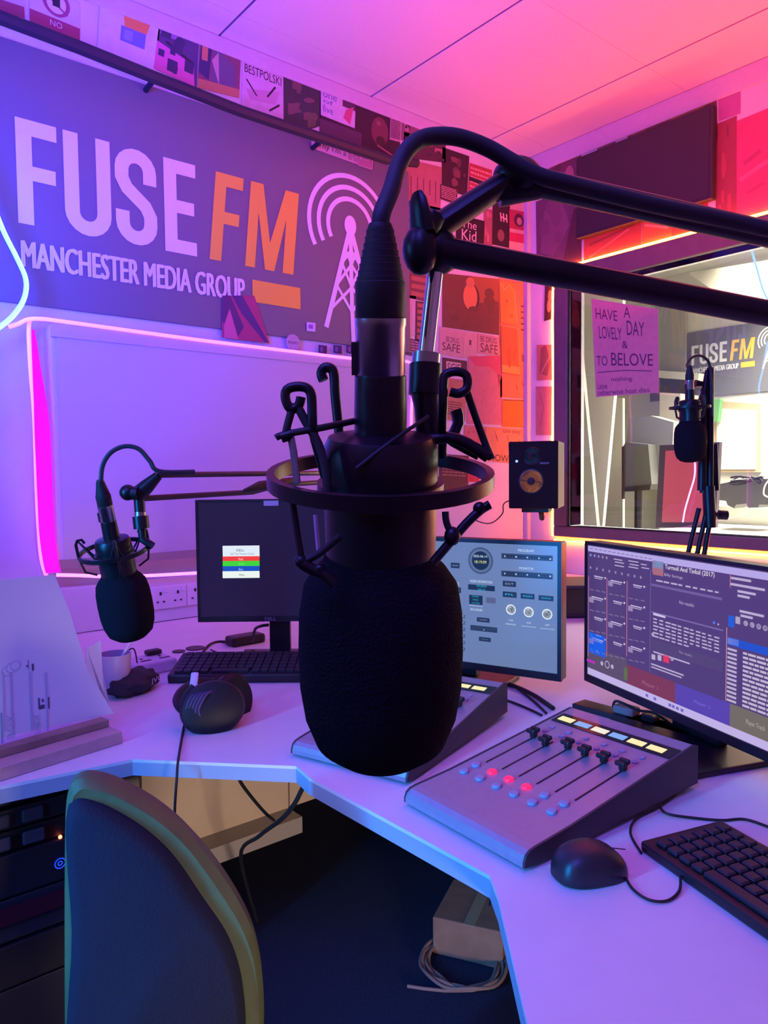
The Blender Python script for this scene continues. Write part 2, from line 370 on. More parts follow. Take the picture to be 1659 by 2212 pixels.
# ================================================================== POSTERS
def poster(P, q, base, sh, label, name='poster', cat='poster', lift=.0, group=None, curl=0):
    qq = [P.uv(*p) for p in q]; cx_ = sum(p[0] for p in qq)/4; cz = sum(p[1] for p in qq)/4
    T = P.T @ Mx.Translation((cx_, -.0015-lift, cz)); q2 = [(p[0]-cx_, p[1]-cz) for p in qq]
    mb = MB(); vs = [(x, 0, z) for x, z in q2]+[(x, -.0012, z) for x, z in q2]
    m = base if not isinstance(base, tuple) else mat('paper_%02d%02d%02d' % tuple(int(c*99) for c in base), base, .75, noise=.10, nscale=25)
    mb.add(vs, [(0, 1, 2, 3), (7, 6, 5, 4), (0, 4, 5, 1), (1, 5, 6, 2), (2, 6, 7, 3), (3, 7, 4, 0)], m)
    prt(mb, q2, .0012, sh)
    o = mb.build(name); o.matrix_basis = T; tag(o, label, cat, group); return o
def blot(n, cols, seed=0, s=(.08, .30)):      # loose printed blots for crowded artwork
    r = random.Random(seed); out = []
    for _ in range(n):
        w_, h_ = r.uniform(*s), r.uniform(*s); u, v = r.uniform(.03, .97-w_), r.uniform(.03, .97-h_)
        out.append(('e' if r.random() < .5 else 'r', u, v, u+w_, v+h_, r.choice(cols)))
    return out
def lines(u0, v0, u1, v1, n, col, seed=0, th=.45):
    r = random.Random(seed); out = []; h = (v1-v0)/n
    for i in range(n):
        u = u0
        while u < u1-.03:
            w_ = min(r.uniform(.05, .18), u1-u); out.append(('r', u, v0+i*h, u+w_, v0+i*h+h*th, col)); u += w_+.025
    return out
K = (.03, .025, .03); Wt = (.72, .70, .70)
poster(PA, [(-8, -40), (52, -22), (58, 70), (0, 50)], (.62, .60, .66), [('r', .0, .42, .95, .70, (.32, .07, .12)), ('r', 0, .74, .95, .98, (.25, .06, .12)), ('t', .05, .78, .9, .92, 'SMOKING', Wt)], 'pale notice with maroon bands, cut by the left edge', 'notice')
poster(PA, [(62, -40), (172, 5), (172, 110), (64, 66)], (.66, .64, .68), [('e', .25, -.05, .8, .50, (.36, .08, .16)), ('e', .33, .02, .72, .44, Wt), ('l', [(.3, .1), (.75, .4)], .006, (.36, .08, .16)), ('r', .45, .1, .6, .3, K), ('r', 0, .55, 1, .80, (.36, .06, .12)), ('r', 0, .8, 1, 1, (.22, .06, .16)), ('t', .4, .6, .64, .72, 'NO', Wt)], 'pale prohibition notice with a red circle and maroon base', 'notice')
poster(PA, [(218, -45), (352, 5), (330, 186), (208, 135)], (.70, .70, .74), [('e', .32, .10, .86, .34, (.10, .22, .14)), ('e', .28, .04, .62, .28, (.12, .24, .16)), ('p', [(.38, .29), (.84, .31), (.78, .47), (.42, .46)], (.80, .30, .08)), ('r', .36, .45, .78, .63, (.16, .22, .60)), ('r', .42, .48, .56, .60, (.25, .32, .75))], 'white poster with a drawn plant in an orange and blue pot')
poster(PA, [(345, 38), (430, 74), (424, 190), (331, 148)], (.10, .07, .16), [('p', [(0, .45), (.9, .62), (.95, 1), (0, 1)], (.66, .16, .38)), ('r', .05, .08, .6, .3, (.30, .22, .38)), ('l', [(.2, .4), (.9, .6)], .01, K)]+blot(8, [(.26, .18, .36), (.05, .04, .10)], 2, (.1, .25))[:8], 'poster with dark purple sky over pink ground')
poster(PA, [(432, 76), (520, 112), (516, 212), (426, 190)], (.24, .10, .13), [('p', [(.05, 0), (.3, 0), (.25, .8), (0, .7)], (.05, .04, .12)), ('p', [(.35, .1), (.85, .35), (.9, .9), (.3, .8)], (.14, .12, .18)), ('p', [(.3, .4), (.45, .2), (.5, .85)], (.55, .35, .35)), ('r', 0, .82, 1, 1, (.52, .26, .12)), ('r', .06, .0, .2, .45, (.60, .26, .12))], 'brown poster with a grey figure and orange foot band')
poster(PA, [(524, 112), (611, 146), (612, 288), (520, 250)], (.66, .52, .60), [('t', .08, .03, .9, .15, 'FANCY', Wt), ('t', .05, .17, .95, .30, 'BESTPOLSKI', K), ('p', [(.1, .55), (.9, .4), (.8, .62), (.2, .7)], (.55, .34, .44)), ('l', [(.1, .4), (.35, .6)], .006, K), ('l', [(.6, .55), (.8, .35)], .008, K), ('l', [(.65, .75), (.9, .6)], .008, K), ('t', .04, .87, .96, .97, '90 MINUTES?', K)], 'pink lettered poster with dark heading, fourth along the wall top')
poster(PA, [(611, 148), (690, 181), (692, 272), (612, 300)], (.055, .06, .05), blot(14, [(.12, .12, .06), (.16, .10, .08), (.04, .06, .05)], 3), 'dark green mottled poster in the top row')
poster(PA, [(692, 182), (767, 215), (765, 278), (692, 249)], (.66, .60, .68), [('r', .62, .0, 1, .42, (.10, .04, .08)), ('p', [(.72, .5), (.95, .3), (.85, .95), (.65, .8)], (.60, .10, .20)), ('t', .06, .2, .45, .38, 'one', (.15, .15, .42)), ('t', .06, .42, .35, .56, 'of', (.15, .15, .42)), ('t', .05, .62, .35, .86, 'five', (.15, .15, .42))], 'small white poster with blue words and red figure', lift=.002)
poster(PA, [(690, 175), (866, 250), (862, 345), (690, 310)], (.050, .022, .03), [('e', .62, .22, .84, .80, (.16, .05, .06)), ('e', .68, .30, .74, .40, (.26, .10, .10)), ('e', .68, .6, .8, .8, (.05, .02, .02)), ('p', [(.0, .6), (.5, .65), (.5, .9), (0, .85)], (.09, .05, .08)), ('l', [(.7, .8), (.95, .98)], .008, (.35, .14, .16))], 'wide dark red poster with a shadowy face')
poster(PA, [(842, 252), (864, 258), (862, 308), (840, 302)], (.55, .30, .36), lines(.05, .05, .95, .95, 12, K, 3), 'narrow speckled strip of print on the dark red poster', 'leaflet', lift=.003)
poster(PA, [(868, 262), (905, 277), (905, 318), (866, 303)], (.26, .12, .16), blot(8, [(.5, .22, .28), K], 5), 'small mauve leaflet just left of the microphone cable', 'leaflet')
poster(PA, [(668, 296), (802, 343), (800, 369), (668, 322)], (.62, .44, .50), [('t', .04, .2, .55, .85, "Why I'm a", K)]+lines(.58, .15, .98, .9, 5, (.25, .10, .14), 7), 'long pale text strip starting with the word Why', 'leaflet', lift=.013)
poster(PA, [(766, 345), (800, 352), (799, 370), (768, 360)], (.60, .34, .42), lines(.05, .1, .95, .9, 4, (.3, .1, .15), 8), 'stub of pink print hanging below the Why strip', 'leaflet', lift=.015)
poster(PA, [(476, 640), (545, 640), (578, 742), (475, 730)], (.42, .05, .14), [('p', [(.3, 0), (.62, .0), (.98, 1), (.9, 1), (.5, .4)], (.08, .03, .14)), ('p', [(0, 0), (.25, 0), (.5, .7), (.3, 1), (0, .6)], (.10, .03, .12)), ('p', [(.05, .7), (.2, .3), (.34, 1), (.05, 1)], (.62, .12, .24))], 'red poster with dark peaks, taped at the foot of the sign', lift=.013)
poster(PA, [(658, 697), (677, 699), (677, 718), (658, 716)], (.70, .60, .75), [('r', .2, .25, .7, .7, (.3, .12, .5))], 'tiny square sticker low on the sign', 'sticker', 'sticker', lift=.014)
def round_sticker():
    u, v = PA.uv(629, 741); mb = MB(); mb.add([(.035*math.cos(i*math.pi/12), 0, .035*math.sin(i*math.pi/12)) for i in range(24)]+[(.035*math.cos(i*math.pi/12), -.001, .035*math.sin(i*math.pi/12)) for i in range(24)], [tuple(range(24, 48))]+[(i, 24+i, 24+(i+1) % 24, (i+1) % 24) for i in range(24)], mat('sticker_pink', (.62, .45, .55), .6, noise=.3, nscale=120))
    q = [(-.03, .03), (.03, .03), (.03, -.03), (-.03, -.03)]; prt(mb, q, .001, [('t', .1, .42, .9, .6, 'RADIO', K)])
    o = mb.build('round_sticker'); o.matrix_basis = TA @ Mx.Translation((u, -.0140, v)); tag(o, 'round pale sticker at the lower edge of the sign', 'sticker')
round_sticker()
for i, (x, c) in enumerate(((684, 'left of three dark scraps under the mast logo'), (716, 'middle of three dark scraps under the mast logo'), (744, 'right of three dark scraps under the mast logo'))):
    poster(PA, [(x, 746), (x+18, 748), (x+18, 766), (x, 763)], (.06, .03, .12), [('r', .2, .2, .5, .8, (.2, .08, .3))], c, 'paper_scrap', 'paper', lift=.013)
# collage between the sign and the corner
R_ = (.55, .10, .10); Br = (.16, .06, .05)
poster(PA, [(872, 285), (962, 308), (962, 352), (870, 340)], (.10, .04, .05), blot(8, [(.4, .16, .18), (.06, .03, .04)], 11), 'dark red poster under the top of the cable arch')
poster(PA, [(866, 340), (955, 362), (950, 455), (862, 440)], (.46, .20, .18), [('l', [(u, .35), (u+.02, .35+h)], .006, (.22, .06, .05)) for u, h in ((.1, .5), (.25, .6), (.4, .4), (.55, .55), (.7, .35), (.85, .5))], 'reddish poster with dripping vertical streaks')
poster(PA, [(955, 318), (1013, 338), (1008, 425), (953, 405)], (.05, .025, .03), blot(8, [(.20, .08, .08), (.12, .05, .06)], 12), 'black and red poster right of the dripping poster')
poster(PA, [(1014, 352), (1062, 368), (1058, 445), (1010, 425)], (.50, .07, .07), lines(.05, .1, .95, .9, 6, (.75, .4, .35), 4)+[('r', 0, .4, 1, .52, K)], 'bright red poster behind the bracket, crossed by a dark bar')
poster(PA, [(950, 398), (988, 410), (984, 442), (950, 430)], (.10, .04, .04), lines(.05, .08, .95, .92, 7, (.66, .38, .34), 5, .5), 'small dark leaflet packed with pale text', 'leaflet', lift=.002)
poster(PA, [(866, 430), (906, 440), (905, 486), (864, 480)], (.64, .46, .50), [('l', [(.5, .15), (.3, .3), (.3, .7), (.45, .9), (.6, .8)], .012, K), ('e', .4, .35, .6, .6, (.3, .15, .18))], 'small white paper with a thick black curl drawn on it')
poster(PA, [(866, 488), (906, 495), (904, 552), (866, 545)], (.60, .44, .50), [('r', .1, .55, .9, .95, K)], 'white leaflet with a dark foot below the black curl', 'leaflet')
poster(PA, [(905, 440), (952, 450), (950, 520), (905, 505)], (.20, .08, .08), blot(6, [(.4, .15, .12), K], 14), 'dull red leaflet behind the wing nut', 'leaflet')
poster(PA, [(866, 556), (938, 566), (934, 655), (866, 640)], (.22, .08, .08), [('r', .3, .05+i*.19, .98, .05+i*.19+.11, (.42, .14, .10)) for i in range(5)], 'poster of brown shelf bands left of the silver pole')
poster(PA, [(897, 650), (935, 655), (933, 745), (896, 735)], (.13, .06, .05), [('r', .1, .05+i*.16, .98, .05+i*.16+.10, (.42, .15, .10)) for i in range(6)], 'lower stack of brown bands beside the silver pole')
poster(PA, [(868, 636), (898, 640), (897, 725), (868, 720)], (.70, .50, .56), [], 'plain pinkish white sheet right of the connector boot', 'sheet', 'paper')
poster(PA, [(868, 728), (930, 740), (928, 775), (868, 765)], (.16, .08, .12), lines(.05, .1, .95, .9, 5, (.5, .3, .4), 3), 'dark leaflet near the end of the magenta strip', 'leaflet')
poster(PA, [(985, 462), (1046, 478), (1044, 530), (984, 520)], (.03, .02, .02), [('t', .18, .12, .72, .45, 'The', (.80, .66, .62)), ('t', .2, .5, .72, .92, 'Kid', (.80, .66, .62))], 'black poster reading The Kid, framed by the bracket')
poster(PA, [(1045, 450), (1064, 454), (1063, 532), (1044, 529)], (.40, .14, .16), blot(5, [(.6, .25, .25)], 8), 'slim red strip right of the black lettered poster', 'leaflet')
poster(PA, [(1064, 424), (1101, 434), (1099, 536), (1062, 528)], (.04, .02, .025), [('l', [(.45, .30), (.5, .48)], .010, (.8, .6, .55)), ('l', [(.62, .30), (.66, .48)], .010, (.8, .6, .55)), ('l', [(.8, .30), (.84, .48)], .010, (.8, .6, .55)), ('l', [(.45, .38), (.85, .42)], .008, (.8, .6, .55)), ('e', .3, .65, .7, .9, (.26, .12, .12))], 'black poster with pale crossed strokes')
poster(PA, [(1100, 417), (1148, 430), (1148, 560), (1098, 548)], (.74, .50, .42), [], 'tall cream sheet near the room corner, behind small red papers', 'sheet', 'paper')
poster(PA, [(1099, 452), (1138, 460), (1138, 500), (1099, 493)], (.46, .05, .10), [('e', .25, .15, .8, .85, (.10, .03, .05)), ('e', .4, .35, .68, .75, (.5, .3, .3))], 'small crimson picture of a dark head', 'leaflet', lift=.002)
poster(PA, [(1100, 502), (1138, 508), (1138, 527), (1100, 521)], (.62, .04, .12), [], 'small plain crimson paper under the head picture', 'leaflet', lift=.002)
poster(PA, [(955, 590), (1077, 603), (1077, 724), (955, 706)], (.18, .075, .05), [('p', [(.5, .0), (1, 0), (1, .4), (.5, .5)], (.34, .12, .05)), ('e', .34, .14, .64, .64, (.05, .03, .03)), ('e', .35, .14, .60, .62, (.66, .24, .09)), ('e', .40, .02, .55, .22, (.55, .22, .10))]+blot(6, [(.13, .05, .04)], 9, (.1, .2)), 'large brown poster with an orange oval face')
SAFE = (.10, .04, .05)
poster(PA, [(948, 706), (1002, 716), (999, 774), (948, 764)], (.66, .42, .38), [('t', .28, .30, .8, .50, 'BE DRUG', SAFE), ('t', .12, .54, .86, .84, 'SAFE', SAFE)], 'left of two pale leaflets reading SAFE', 'leaflet')
poster(PA, [(1002, 716), (1030, 720), (1030, 775), (1000, 772)], (.70, .46, .38), [('r', .4, .3, .55, .5, SAFE)], 'blank cream paper between the two leaflets reading SAFE', 'leaflet')
poster(PA, [(1031, 720), (1079, 729), (1079, 770), (1031, 763)], (.64, .38, .34), [('t', .12, .10, .85, .38, 'BE DRUG', SAFE), ('t', .12, .45, .90, .92, 'SAFE', SAFE)], 'right of two pale leaflets reading SAFE', 'leaflet')
poster(PA, [(955, 772), (1008, 780), (1008, 812), (955, 806)], (.10, .05, .05), [('r', .15, .2, .75, .95, (.66, .50, .42)), ('t', .2, .3, .72, .85, 'SCIE', K)], 'small dark leaflet with a boxed white word', 'leaflet')
poster(PA, [(1011, 770), (1084, 768), (1083, 918), (1008, 915)], (.62, .24, .24), [('p', [(0, 0), (1, 0), (1, .3), (.6, .16), (.2, .14)], (.60, .09, .16)), ('l', [(.3, .42), (.45, .5), (.6, .46)], .003, (.5, .14, .14)), ('l', [(.35, .7), (.5, .6), (.55, .74)], .003, (.5, .14, .14)), ('p', [(.85, .25), (.98, .3), (.9, .45)], (.36, .06, .12))], 'big pink poster with a crimson top edge')
poster(PA, [(958, 815), (1008, 822), (1004, 912), (956, 905)], (.52, .26, .14), lines(.1, .55, .8, .9, 6, Br, 2), 'ochre leaflet left of the big pink poster', 'leaflet')
O1 = (.72, .28, .04)
poster(PA, [(1077, 608), (1112, 614), (1116, 702), (1080, 698)], (.78, .34, .05), [('l', [(.02, .05), (.2, .1), (.3, .2), (.6, .05), (.9, .2), (.98, .95)], .004, (.95, .6, .2)), ('e', .3, .4, .5, .5, (.5, .18, .03)), ('e', .55, .75, .75, .85, (.5, .18, .03))], 'orange paper with torn top, above the second orange paper', 'sheet', 'paper', lift=.003)
poster(PA, [(1080, 703), (1118, 708), (1122, 812), (1082, 806)], (.55, .20, .05), [('r', .02, .82, .98, .98, (.85, .42, .08)), ('l', [(.02, .0), (.97, .02), (.98, .8)], .003, (.9, .5, .2))]+blot(6, [(.42, .14, .04)], 3, (.1, .25)), 'orange brown paper with bright foot band under the torn one', 'sheet', 'paper', lift=.003)
poster(PA, [(1076, 600), (1142, 612), (1141, 862), (1080, 858)], (.66, .28, .10), [('r', .72, .2+.05*i, .85, .215+.05*i, Br) for i in range(5)]+[('r', .75, .62, .98, .68, (.25, .10, .06)), ('l', [(.55, .88), (.6, .93)], .005, Br), ('l', [(.75, .86), (.9, .92), (.85, .96)], .005, Br)], 'tall orange sheet of faint writing by the room corner', 'sheet', 'paper')
poster(PA, [(1084, 862), (1140, 864), (1140, 925), (1084, 922)], (.74, .26, .03), [('r', .02, .02, .98, .05, Br)], 'plain deep orange sheet under the tall orange one', 'sheet', 'paper')
poster(PA, [(1050, 922), (1132, 927), (1130, 1003), (1048, 996)], (.70, .34, .14), [('l', [(.2, .1), (.3, .4), (.25, .2)], .003, Br), ('t', .42, .06, .9, .18, 'care away', Br), ('l', [(.55, .2), (.6, .7), (.8, .68), (.88, .3)], .004, Br), ('r', .6, .38, .72, .46, Br), ('t', .0, .78, .9, .97, 'SHOWERS', K)], 'yellowish paper with handwriting above the speaker')
poster(PA, [(1003, 918), (1050, 922), (1048, 985), (1000, 975)], (.56, .20, .18), blot(5, [(.45, .12, .10)], 4), 'salmon paper left of the yellowish handwriting', 'sheet', 'paper')
poster(PA, [(1010, 1000), (1036, 1003), (1034, 1042), (1008, 1040)], (.52, .05, .08), [], 'small plain red paper seen inside the shock ring', 'leaflet', lift=.002)
poster(PA, [(948, 980), (1012, 985), (1010, 1082), (948, 1080)], (.10, .05, .04), lines(.1, .1, .95, .5, 6, (.3, .16, .12), 4), 'dark brown poster seen inside the shock ring')
# wall B
poster(PB, [(1158, 436), (1250, 400), (1252, 560), (1160, 575)], (.16, .08, .12), [('p', [(.2, .2), (.6, .1), (.8, .5), (.4, .9), (.1, .8)], (.22, .11, .15))]+blot(5, [(.19, .09, .13)], 6), 'dim mauve portrait poster just right of the corner')
poster(PB, [(1178, 612), (1195, 610), (1195, 688), (1176, 694)], (.06, .02, .02), [('e', .4, .2, .9, .5, (.6, .20, .12)), ('e', .3, .45, .8, .8, (.62, .22, .14))], 'dark slip with a salmon head beside the orange strip', 'leaflet')
poster(PB, [(1160, 745), (1193, 745), (1193, 820), (1160, 822)], (.50, .20, .15), [('p', [(.3, .1), (.6, 0), (.95, .5), (.7, .9), (.2, .8)], (.24, .10, .09)), ('l', [(.3, .8), (.9, .3)], .006, (.6, .3, .25))], 'small tree print beside the orange strip', 'leaflet')
poster(PB, [(1158, 835), (1193, 835), (1193, 940), (1158, 940)], (.46, .20, .20), [('l', [(.2, .1), (.5, .4), (.3, .8)], .004, (.3, .1, .1))], 'faded pink sheet above the speaker', 'sheet', 'paper')
poster(PB, [(1184, 366), (1256, 332), (1258, 425), (1186, 452)], (.16, .07, .09), [('e', .5, .15, .78, .7, (.40, .18, .20)), ('p', [(0, .1), (.4, 0), (.3, 1), (0, 1)], (.10, .04, .05))], 'portrait poster left of the black panel')
poster(PB, [(1290, 318), (1330, 302), (1330, 330), (1292, 345)], (.20, .08, .12), [('l', [(.1, .8), (.4, .3), (.9, .5)], .01, K)], 'small sketched leaflet above the black panel', 'leaflet')
poster(PB, [(1356, 278), (1548, 196), (1550, 300), (1358, 370)], (.20, .07, .06), blot(8, [(.30, .10, .08), (.10, .04, .05)], 15), 'brown poster showing above the black panel')
poster(PB, [(1545, 270), (1592, 250), (1592, 470), (1547, 480)], (.34, .07, .09), blot(7, [(.20, .05, .06), (.45, .08, .10)], 16), 'dark red poster strip right of the black panel')
poster(PB, [(1592, 262), (1665, 232), (1668, 458), (1592, 478)], (.62, .09, .20), [('l', [(.2, .45), (.7, .38)], .02, (.45, .06, .14)), ('l', [(.1, .6), (.9, .5)], .02, (.72, .16, .26)), ('l', [(.3, .75), (.8, .7)], .015, (.45, .06, .14))], 'rose red poster at the right edge above the window')
poster(PB, [(1262, 500), (1385, 468), (1385, 535), (1262, 566)], (.50, .09, .05), [('l', [(.1, .9), (.8, .3)], .01, (.68, .18, .10)), ('l', [(.1, .5), (.9, .2)], .01, (.30, .06, .04))], 'red poster between black panel and window strip')
poster(PB, [(1386, 468), (1450, 452), (1452, 516), (1386, 534)], (.60, .16, .05), [('l', [(.1, .3), (.9, .6)], .012, (.7, .35, .18))], 'orange red poster right of the red one over the window')
poster(PB, [(1452, 450), (1530, 430), (1530, 496), (1452, 515)], (.54, .07, .05), [('l', [(.1, .6), (.9, .2)], .012, (.36, .04, .05))], 'deep red poster nearest the boom above the window')
poster(PB, [(1240, 452), (1257, 448), (1257, 566), (1215, 577)], (.10, .04, .05), [], 'dark tapered paper left of the black panel', 'sheet', 'paper', lift=.002)
# black wall panel
c4 = [PB.uv(*p) for p in ((1258, 350), (1535, 235), (1550, 440), (1265, 514))]
u0, u1, v0, v1 = c4[0][0], c4[2][0], 2.47, 2.875
T = TB @ Mx.Translation(((u0+u1)/2, -.012, (v0+v1)/2)); t = thing('wall_display', T, 'large blank black wall screen above the window', 'screen')
mb = MB(); mb.box((0, -.02, 0), (u1-u0, .04, v1-v0), mat('panel_black', (.028, .024, .035), .5), bev=.005); mb.build('panel_body', t)
mb = MB(); mb.box((0, -.0405, 0), (u1-u0-.03, .002, v1-v0-.03), mat('panel_face', (.03, .026, .04), .45)); mb.build('panel_face', t)
poster(PB, [(1552, 205), (1600, 180), (1600, 245), (1554, 262)], (.50, .16, .36), [], 'plain mauve sheet above the dark red strip', 'sheet', 'paper')

# ================================================================== LIGHT STRIPS
def led(c, s, n): return mat(n, (.8, .8, .8), .4, emit=c, es=s)
L_MAG = led((1, .13, .95), 2.1, 'led_magenta'); L_PNK = led((1, .14, .80), 3, 'led_pink'); L_ORG = led((1, .15, .006), 68, 'led_orange'); L_CYN = led((.02, .32, 1), 16, 'led_cyan'); L_PUR = led((.45, .08, 1), 7, 'led_purple')
BACK = mat('strip_tape', (.3, .2, .3), .5)
def strip(name, pts, m, label, r=.0055, parts=None):
    t = thing(name, pts[0], label, 'light strip')
    mb = MB(); mb.tube(pts, r, m, 8); mb.build('light_tube', t, True)
    mb = MB(); off = parts or V((0, .006, 0)); mb.tube([p+off for p in pts], r*.8, BACK, 6); mb.build('backing_tape', t, True)
    return t
Y1 = WA-.080
def side_glow():  # glowing band added for the magenta light on the board's side
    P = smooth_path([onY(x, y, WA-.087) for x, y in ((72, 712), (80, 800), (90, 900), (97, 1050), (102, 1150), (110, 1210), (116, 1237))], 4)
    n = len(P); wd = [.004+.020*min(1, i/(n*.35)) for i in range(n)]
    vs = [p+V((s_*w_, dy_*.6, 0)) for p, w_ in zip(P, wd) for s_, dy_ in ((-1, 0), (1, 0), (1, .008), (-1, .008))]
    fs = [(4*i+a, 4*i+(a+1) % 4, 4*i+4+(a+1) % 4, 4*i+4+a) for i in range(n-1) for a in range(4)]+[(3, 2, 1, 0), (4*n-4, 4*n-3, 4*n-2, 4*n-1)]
    return MB().add(vs, fs, mat('side_glow_magenta', (.3, .0, .3), .5, emit=(1, .002, .95), es=1.1))
strip('light_strip', smooth_path([onY(x, y, Y1) for x, y in ((18, 706), (38, 700), (60, 690), (90, 689), (140, 695), (420, 733), (640, 760), (770, 775), (860, 780), (884, 783), (892, 800), (893, 830), (889, 880), (888, 940))], 5), L_MAG, 'magenta strip along the top of the white board, bending down beside the connector', .0065)
mb_ = [onY(x, y, WA-.055) for x, y in ((64, 690), (62, 720), (66, 800), (74, 900), (79, 1050), (84, 1150), (90, 1210), (100, 1243))]
strip('light_strip', smooth_path(mb_, 4), L_MAG, 'magenta strip running down the left side of the white board', .0065)
side_glow().build('board_side_glow', bpy.data.objects['light_strip.001'], True)
strip('light_strip', smooth_path([onY(x, y, Y1) for x, y in ((122, 1242), (170, 1243), (250, 1246), (330, 1243), (420, 1238), (520, 1232), (640, 1228), (760, 1222))], 4), L_PNK, 'pink strip along the bottom of the white board', .006)
strip('light_strip', smooth_path([onY(x, y, WA-.12) for x, y in ((-60, 330), (-20, 430), (8, 500), (38, 560), (56, 605), (52, 645), (30, 680), (0, 706), (-50, 740))], 6), L_CYN, 'cyan blue strip bulging in from the left edge', .0075)
X1 = WB-.012; kx = V((.006, 0, 0))
def BY(y, z): return V((X1, y, z))
strip('light_strip', [BY(2.52, 2.354), BY(2.2, 2.357), BY(1.4, 2.357), BY(-.6, 2.36)], L_ORG, 'orange strip along the top of the window frame', .0065, kx)
strip('light_strip', smooth_path([BY(2.528, 2.33), BY(2.534, 2.1), BY(2.529, 1.8), BY(2.532, 1.5), BY(2.53, .93)], 3), L_ORG, 'upright orange strip left of the window above the speaker', .0055, kx)
strip('light_strip', [BY(2.52, .905), BY(2.0, .908), BY(1.4, .912), BY(-.6, .91)], L_ORG, 'orange strip below the window behind the screens', .0055, kx)

# ================================================================== ROOM BEYOND THE WINDOW
CRM = mat('cream_paint', (.60, .58, .50), .7, noise=.05, nscale=5)
mb = MB(); mb.b2((WB+.12, -.9, -.05), (7.2, 5.2, 0), mat('lino', (.2, .2, .2), .6)); tag(mb.build('floor_beyond'), kind='structure')
mb = MB(); mb.b2((WB+.12, -.9, 3.0), (7.2, 5.2, 3.05), CRM); tag(mb.build('ceiling_beyond'), kind='structure')
mb = MB(); mb.b2((7.2, -.9, 0), (7.3, 5.2, 3.0), CRM); tag(mb.build('wall_far'), kind='structure')
mb = MB(); mb.b2((WB+.12, 5.2, 0), (7.3, 5.3, 3.0), CRM); tag(mb.build('wall_beyond_left'), kind='structure')
mb = MB(); mb.b2((WB+.12, -1.0, 0), (7.3, -.9, 3.0), CRM); tag(mb.build('wall_beyond_right'), kind='structure')
XF = 6.2; TF = frame(V((XF, 0, 0)), V((0, -1, 0)), V((1, 0, 0)), V((0, 0, 1))); PF = Pl(TF)
def FR(px0, py0, px1, py1, X=XF):    # rectangle on the plane x=X from two photo corners -> y0,z0,y1,z1
    a, b = onX(px0, py0, X), onX(px1, py1, X); return a.y, a.z, b.y, b.z
# back partition carrying the second sign
mb = MB(); mb.b2((XF, -.9, 0), (XF+.08, 5.2, 3.0), CRM); tag(mb.build('wall_partition'), kind='structure')
a = PF.uv(1497, 700); b = PF.uv(1630, 800)
a = PF.uv(1496, 783); b = PF.uv(1632, 783); k = (b[0]-a[0])/(1.772-.668)
zb = PF.uv(1560, 782)[1]
T2 = TF @ Mx.Translation((a[0]-.668*k, 0, zb-2.125*k))
t = sign(T2, k, 'second grey FUSE FM sign on the wall of the room beyond the glass', mat('sign_grey_far', (.14, .14, .15), .6), SW, SY, x1=3.0, zl=1.55)
# tall white pillar and panels at the left of the far room
mb = MB(); p = [onX(x, 1150, 4.2) for x in (1232, 1296)]
def leaf(name, pix, X, m, label, cat, th=.03):
    pts = [onX(x, y, X) for x, y in pix]; mb = MB(); c = sum(pts, V((0, 0, 0)))/len(pts)
    T = frame(V(c), V((0, -1, 0)), V((0, 0, 1)), V((-1, 0, 0)))
    Ti = T.inverted(); mb.prism([tuple((Ti @ p)[:2]) for p in pts], -th, 0, m)
    o = mb.build(name); o.matrix_basis = T; tag(o, label, cat); return o
leaf('door_panel', [(1225, 560), (1240, 610), (1291, 1150), (1318, 1440), (1225, 1440)], 3.9, mat('pillar_gloss', (.36, .35, .31), .25), 'grey slanting door leaf at the left edge of the window', 'door')
leaf('wall_board', [(1236, 600), (1350, 600), (1300, 1150), (1300, 1400), (1284, 1400)], 4.3, mat('board_cream', (.74, .72, .62), .6), 'cream tapering board behind the grey door leaf', 'board')
leaf('curtain_panel', [(1300, 860), (1345, 860), (1345, 1400), (1292, 1400)], 5.15, mat('panel_grey', (.40, .39, .34), .6), 'grey cream panel behind the tapering board', 'panel')
leaf('roller_blind', [(1415, 655), (1480, 660), (1480, 806), (1415, 806)], 6.14, mat('blind_grey', (.30, .30, .27), .6), 'grey blind right of the purple note, in the far room', 'blind')
leaf('shelf_board', [(1415, 800), (1510, 806), (1508, 822), (1415, 815)], 6.02, mat('shelf_w', (.62, .60, .52), .6), 'pale shelf under the grey blind', 'shelf', .15)
leaf('notice_board', [(1540, 866), (1642, 872), (1642, 1020), (1540, 1020)], 6.169, mat('board_wood', (.50, .38, .20), .6), 'wood framed white board under the far sign', 'board')
leaf('white_sheet', [(1548, 882), (1634, 886), (1632, 1014), (1548, 1014)], 6.158, mat('sheet_w', (.66, .64, .52), .6), 'large cream sheet in the wood frame', 'paper', .01)
leaf('green_bag', [(1537, 860), (1556, 860), (1550, 912), (1538, 908)], 6.10, mat('green_cloth', (.12, .34, .10), .7), 'small green cloth hanging behind the third microphone', 'cloth', .05)
leaf('storage_unit', [(1425, 848), (1470, 850), (1468, 1345), (1422, 1345)], 5.85, mat('unit_w', (.58, .54, .40), .6), 'cream cupboard behind the third microphone', 'cupboard', .3)
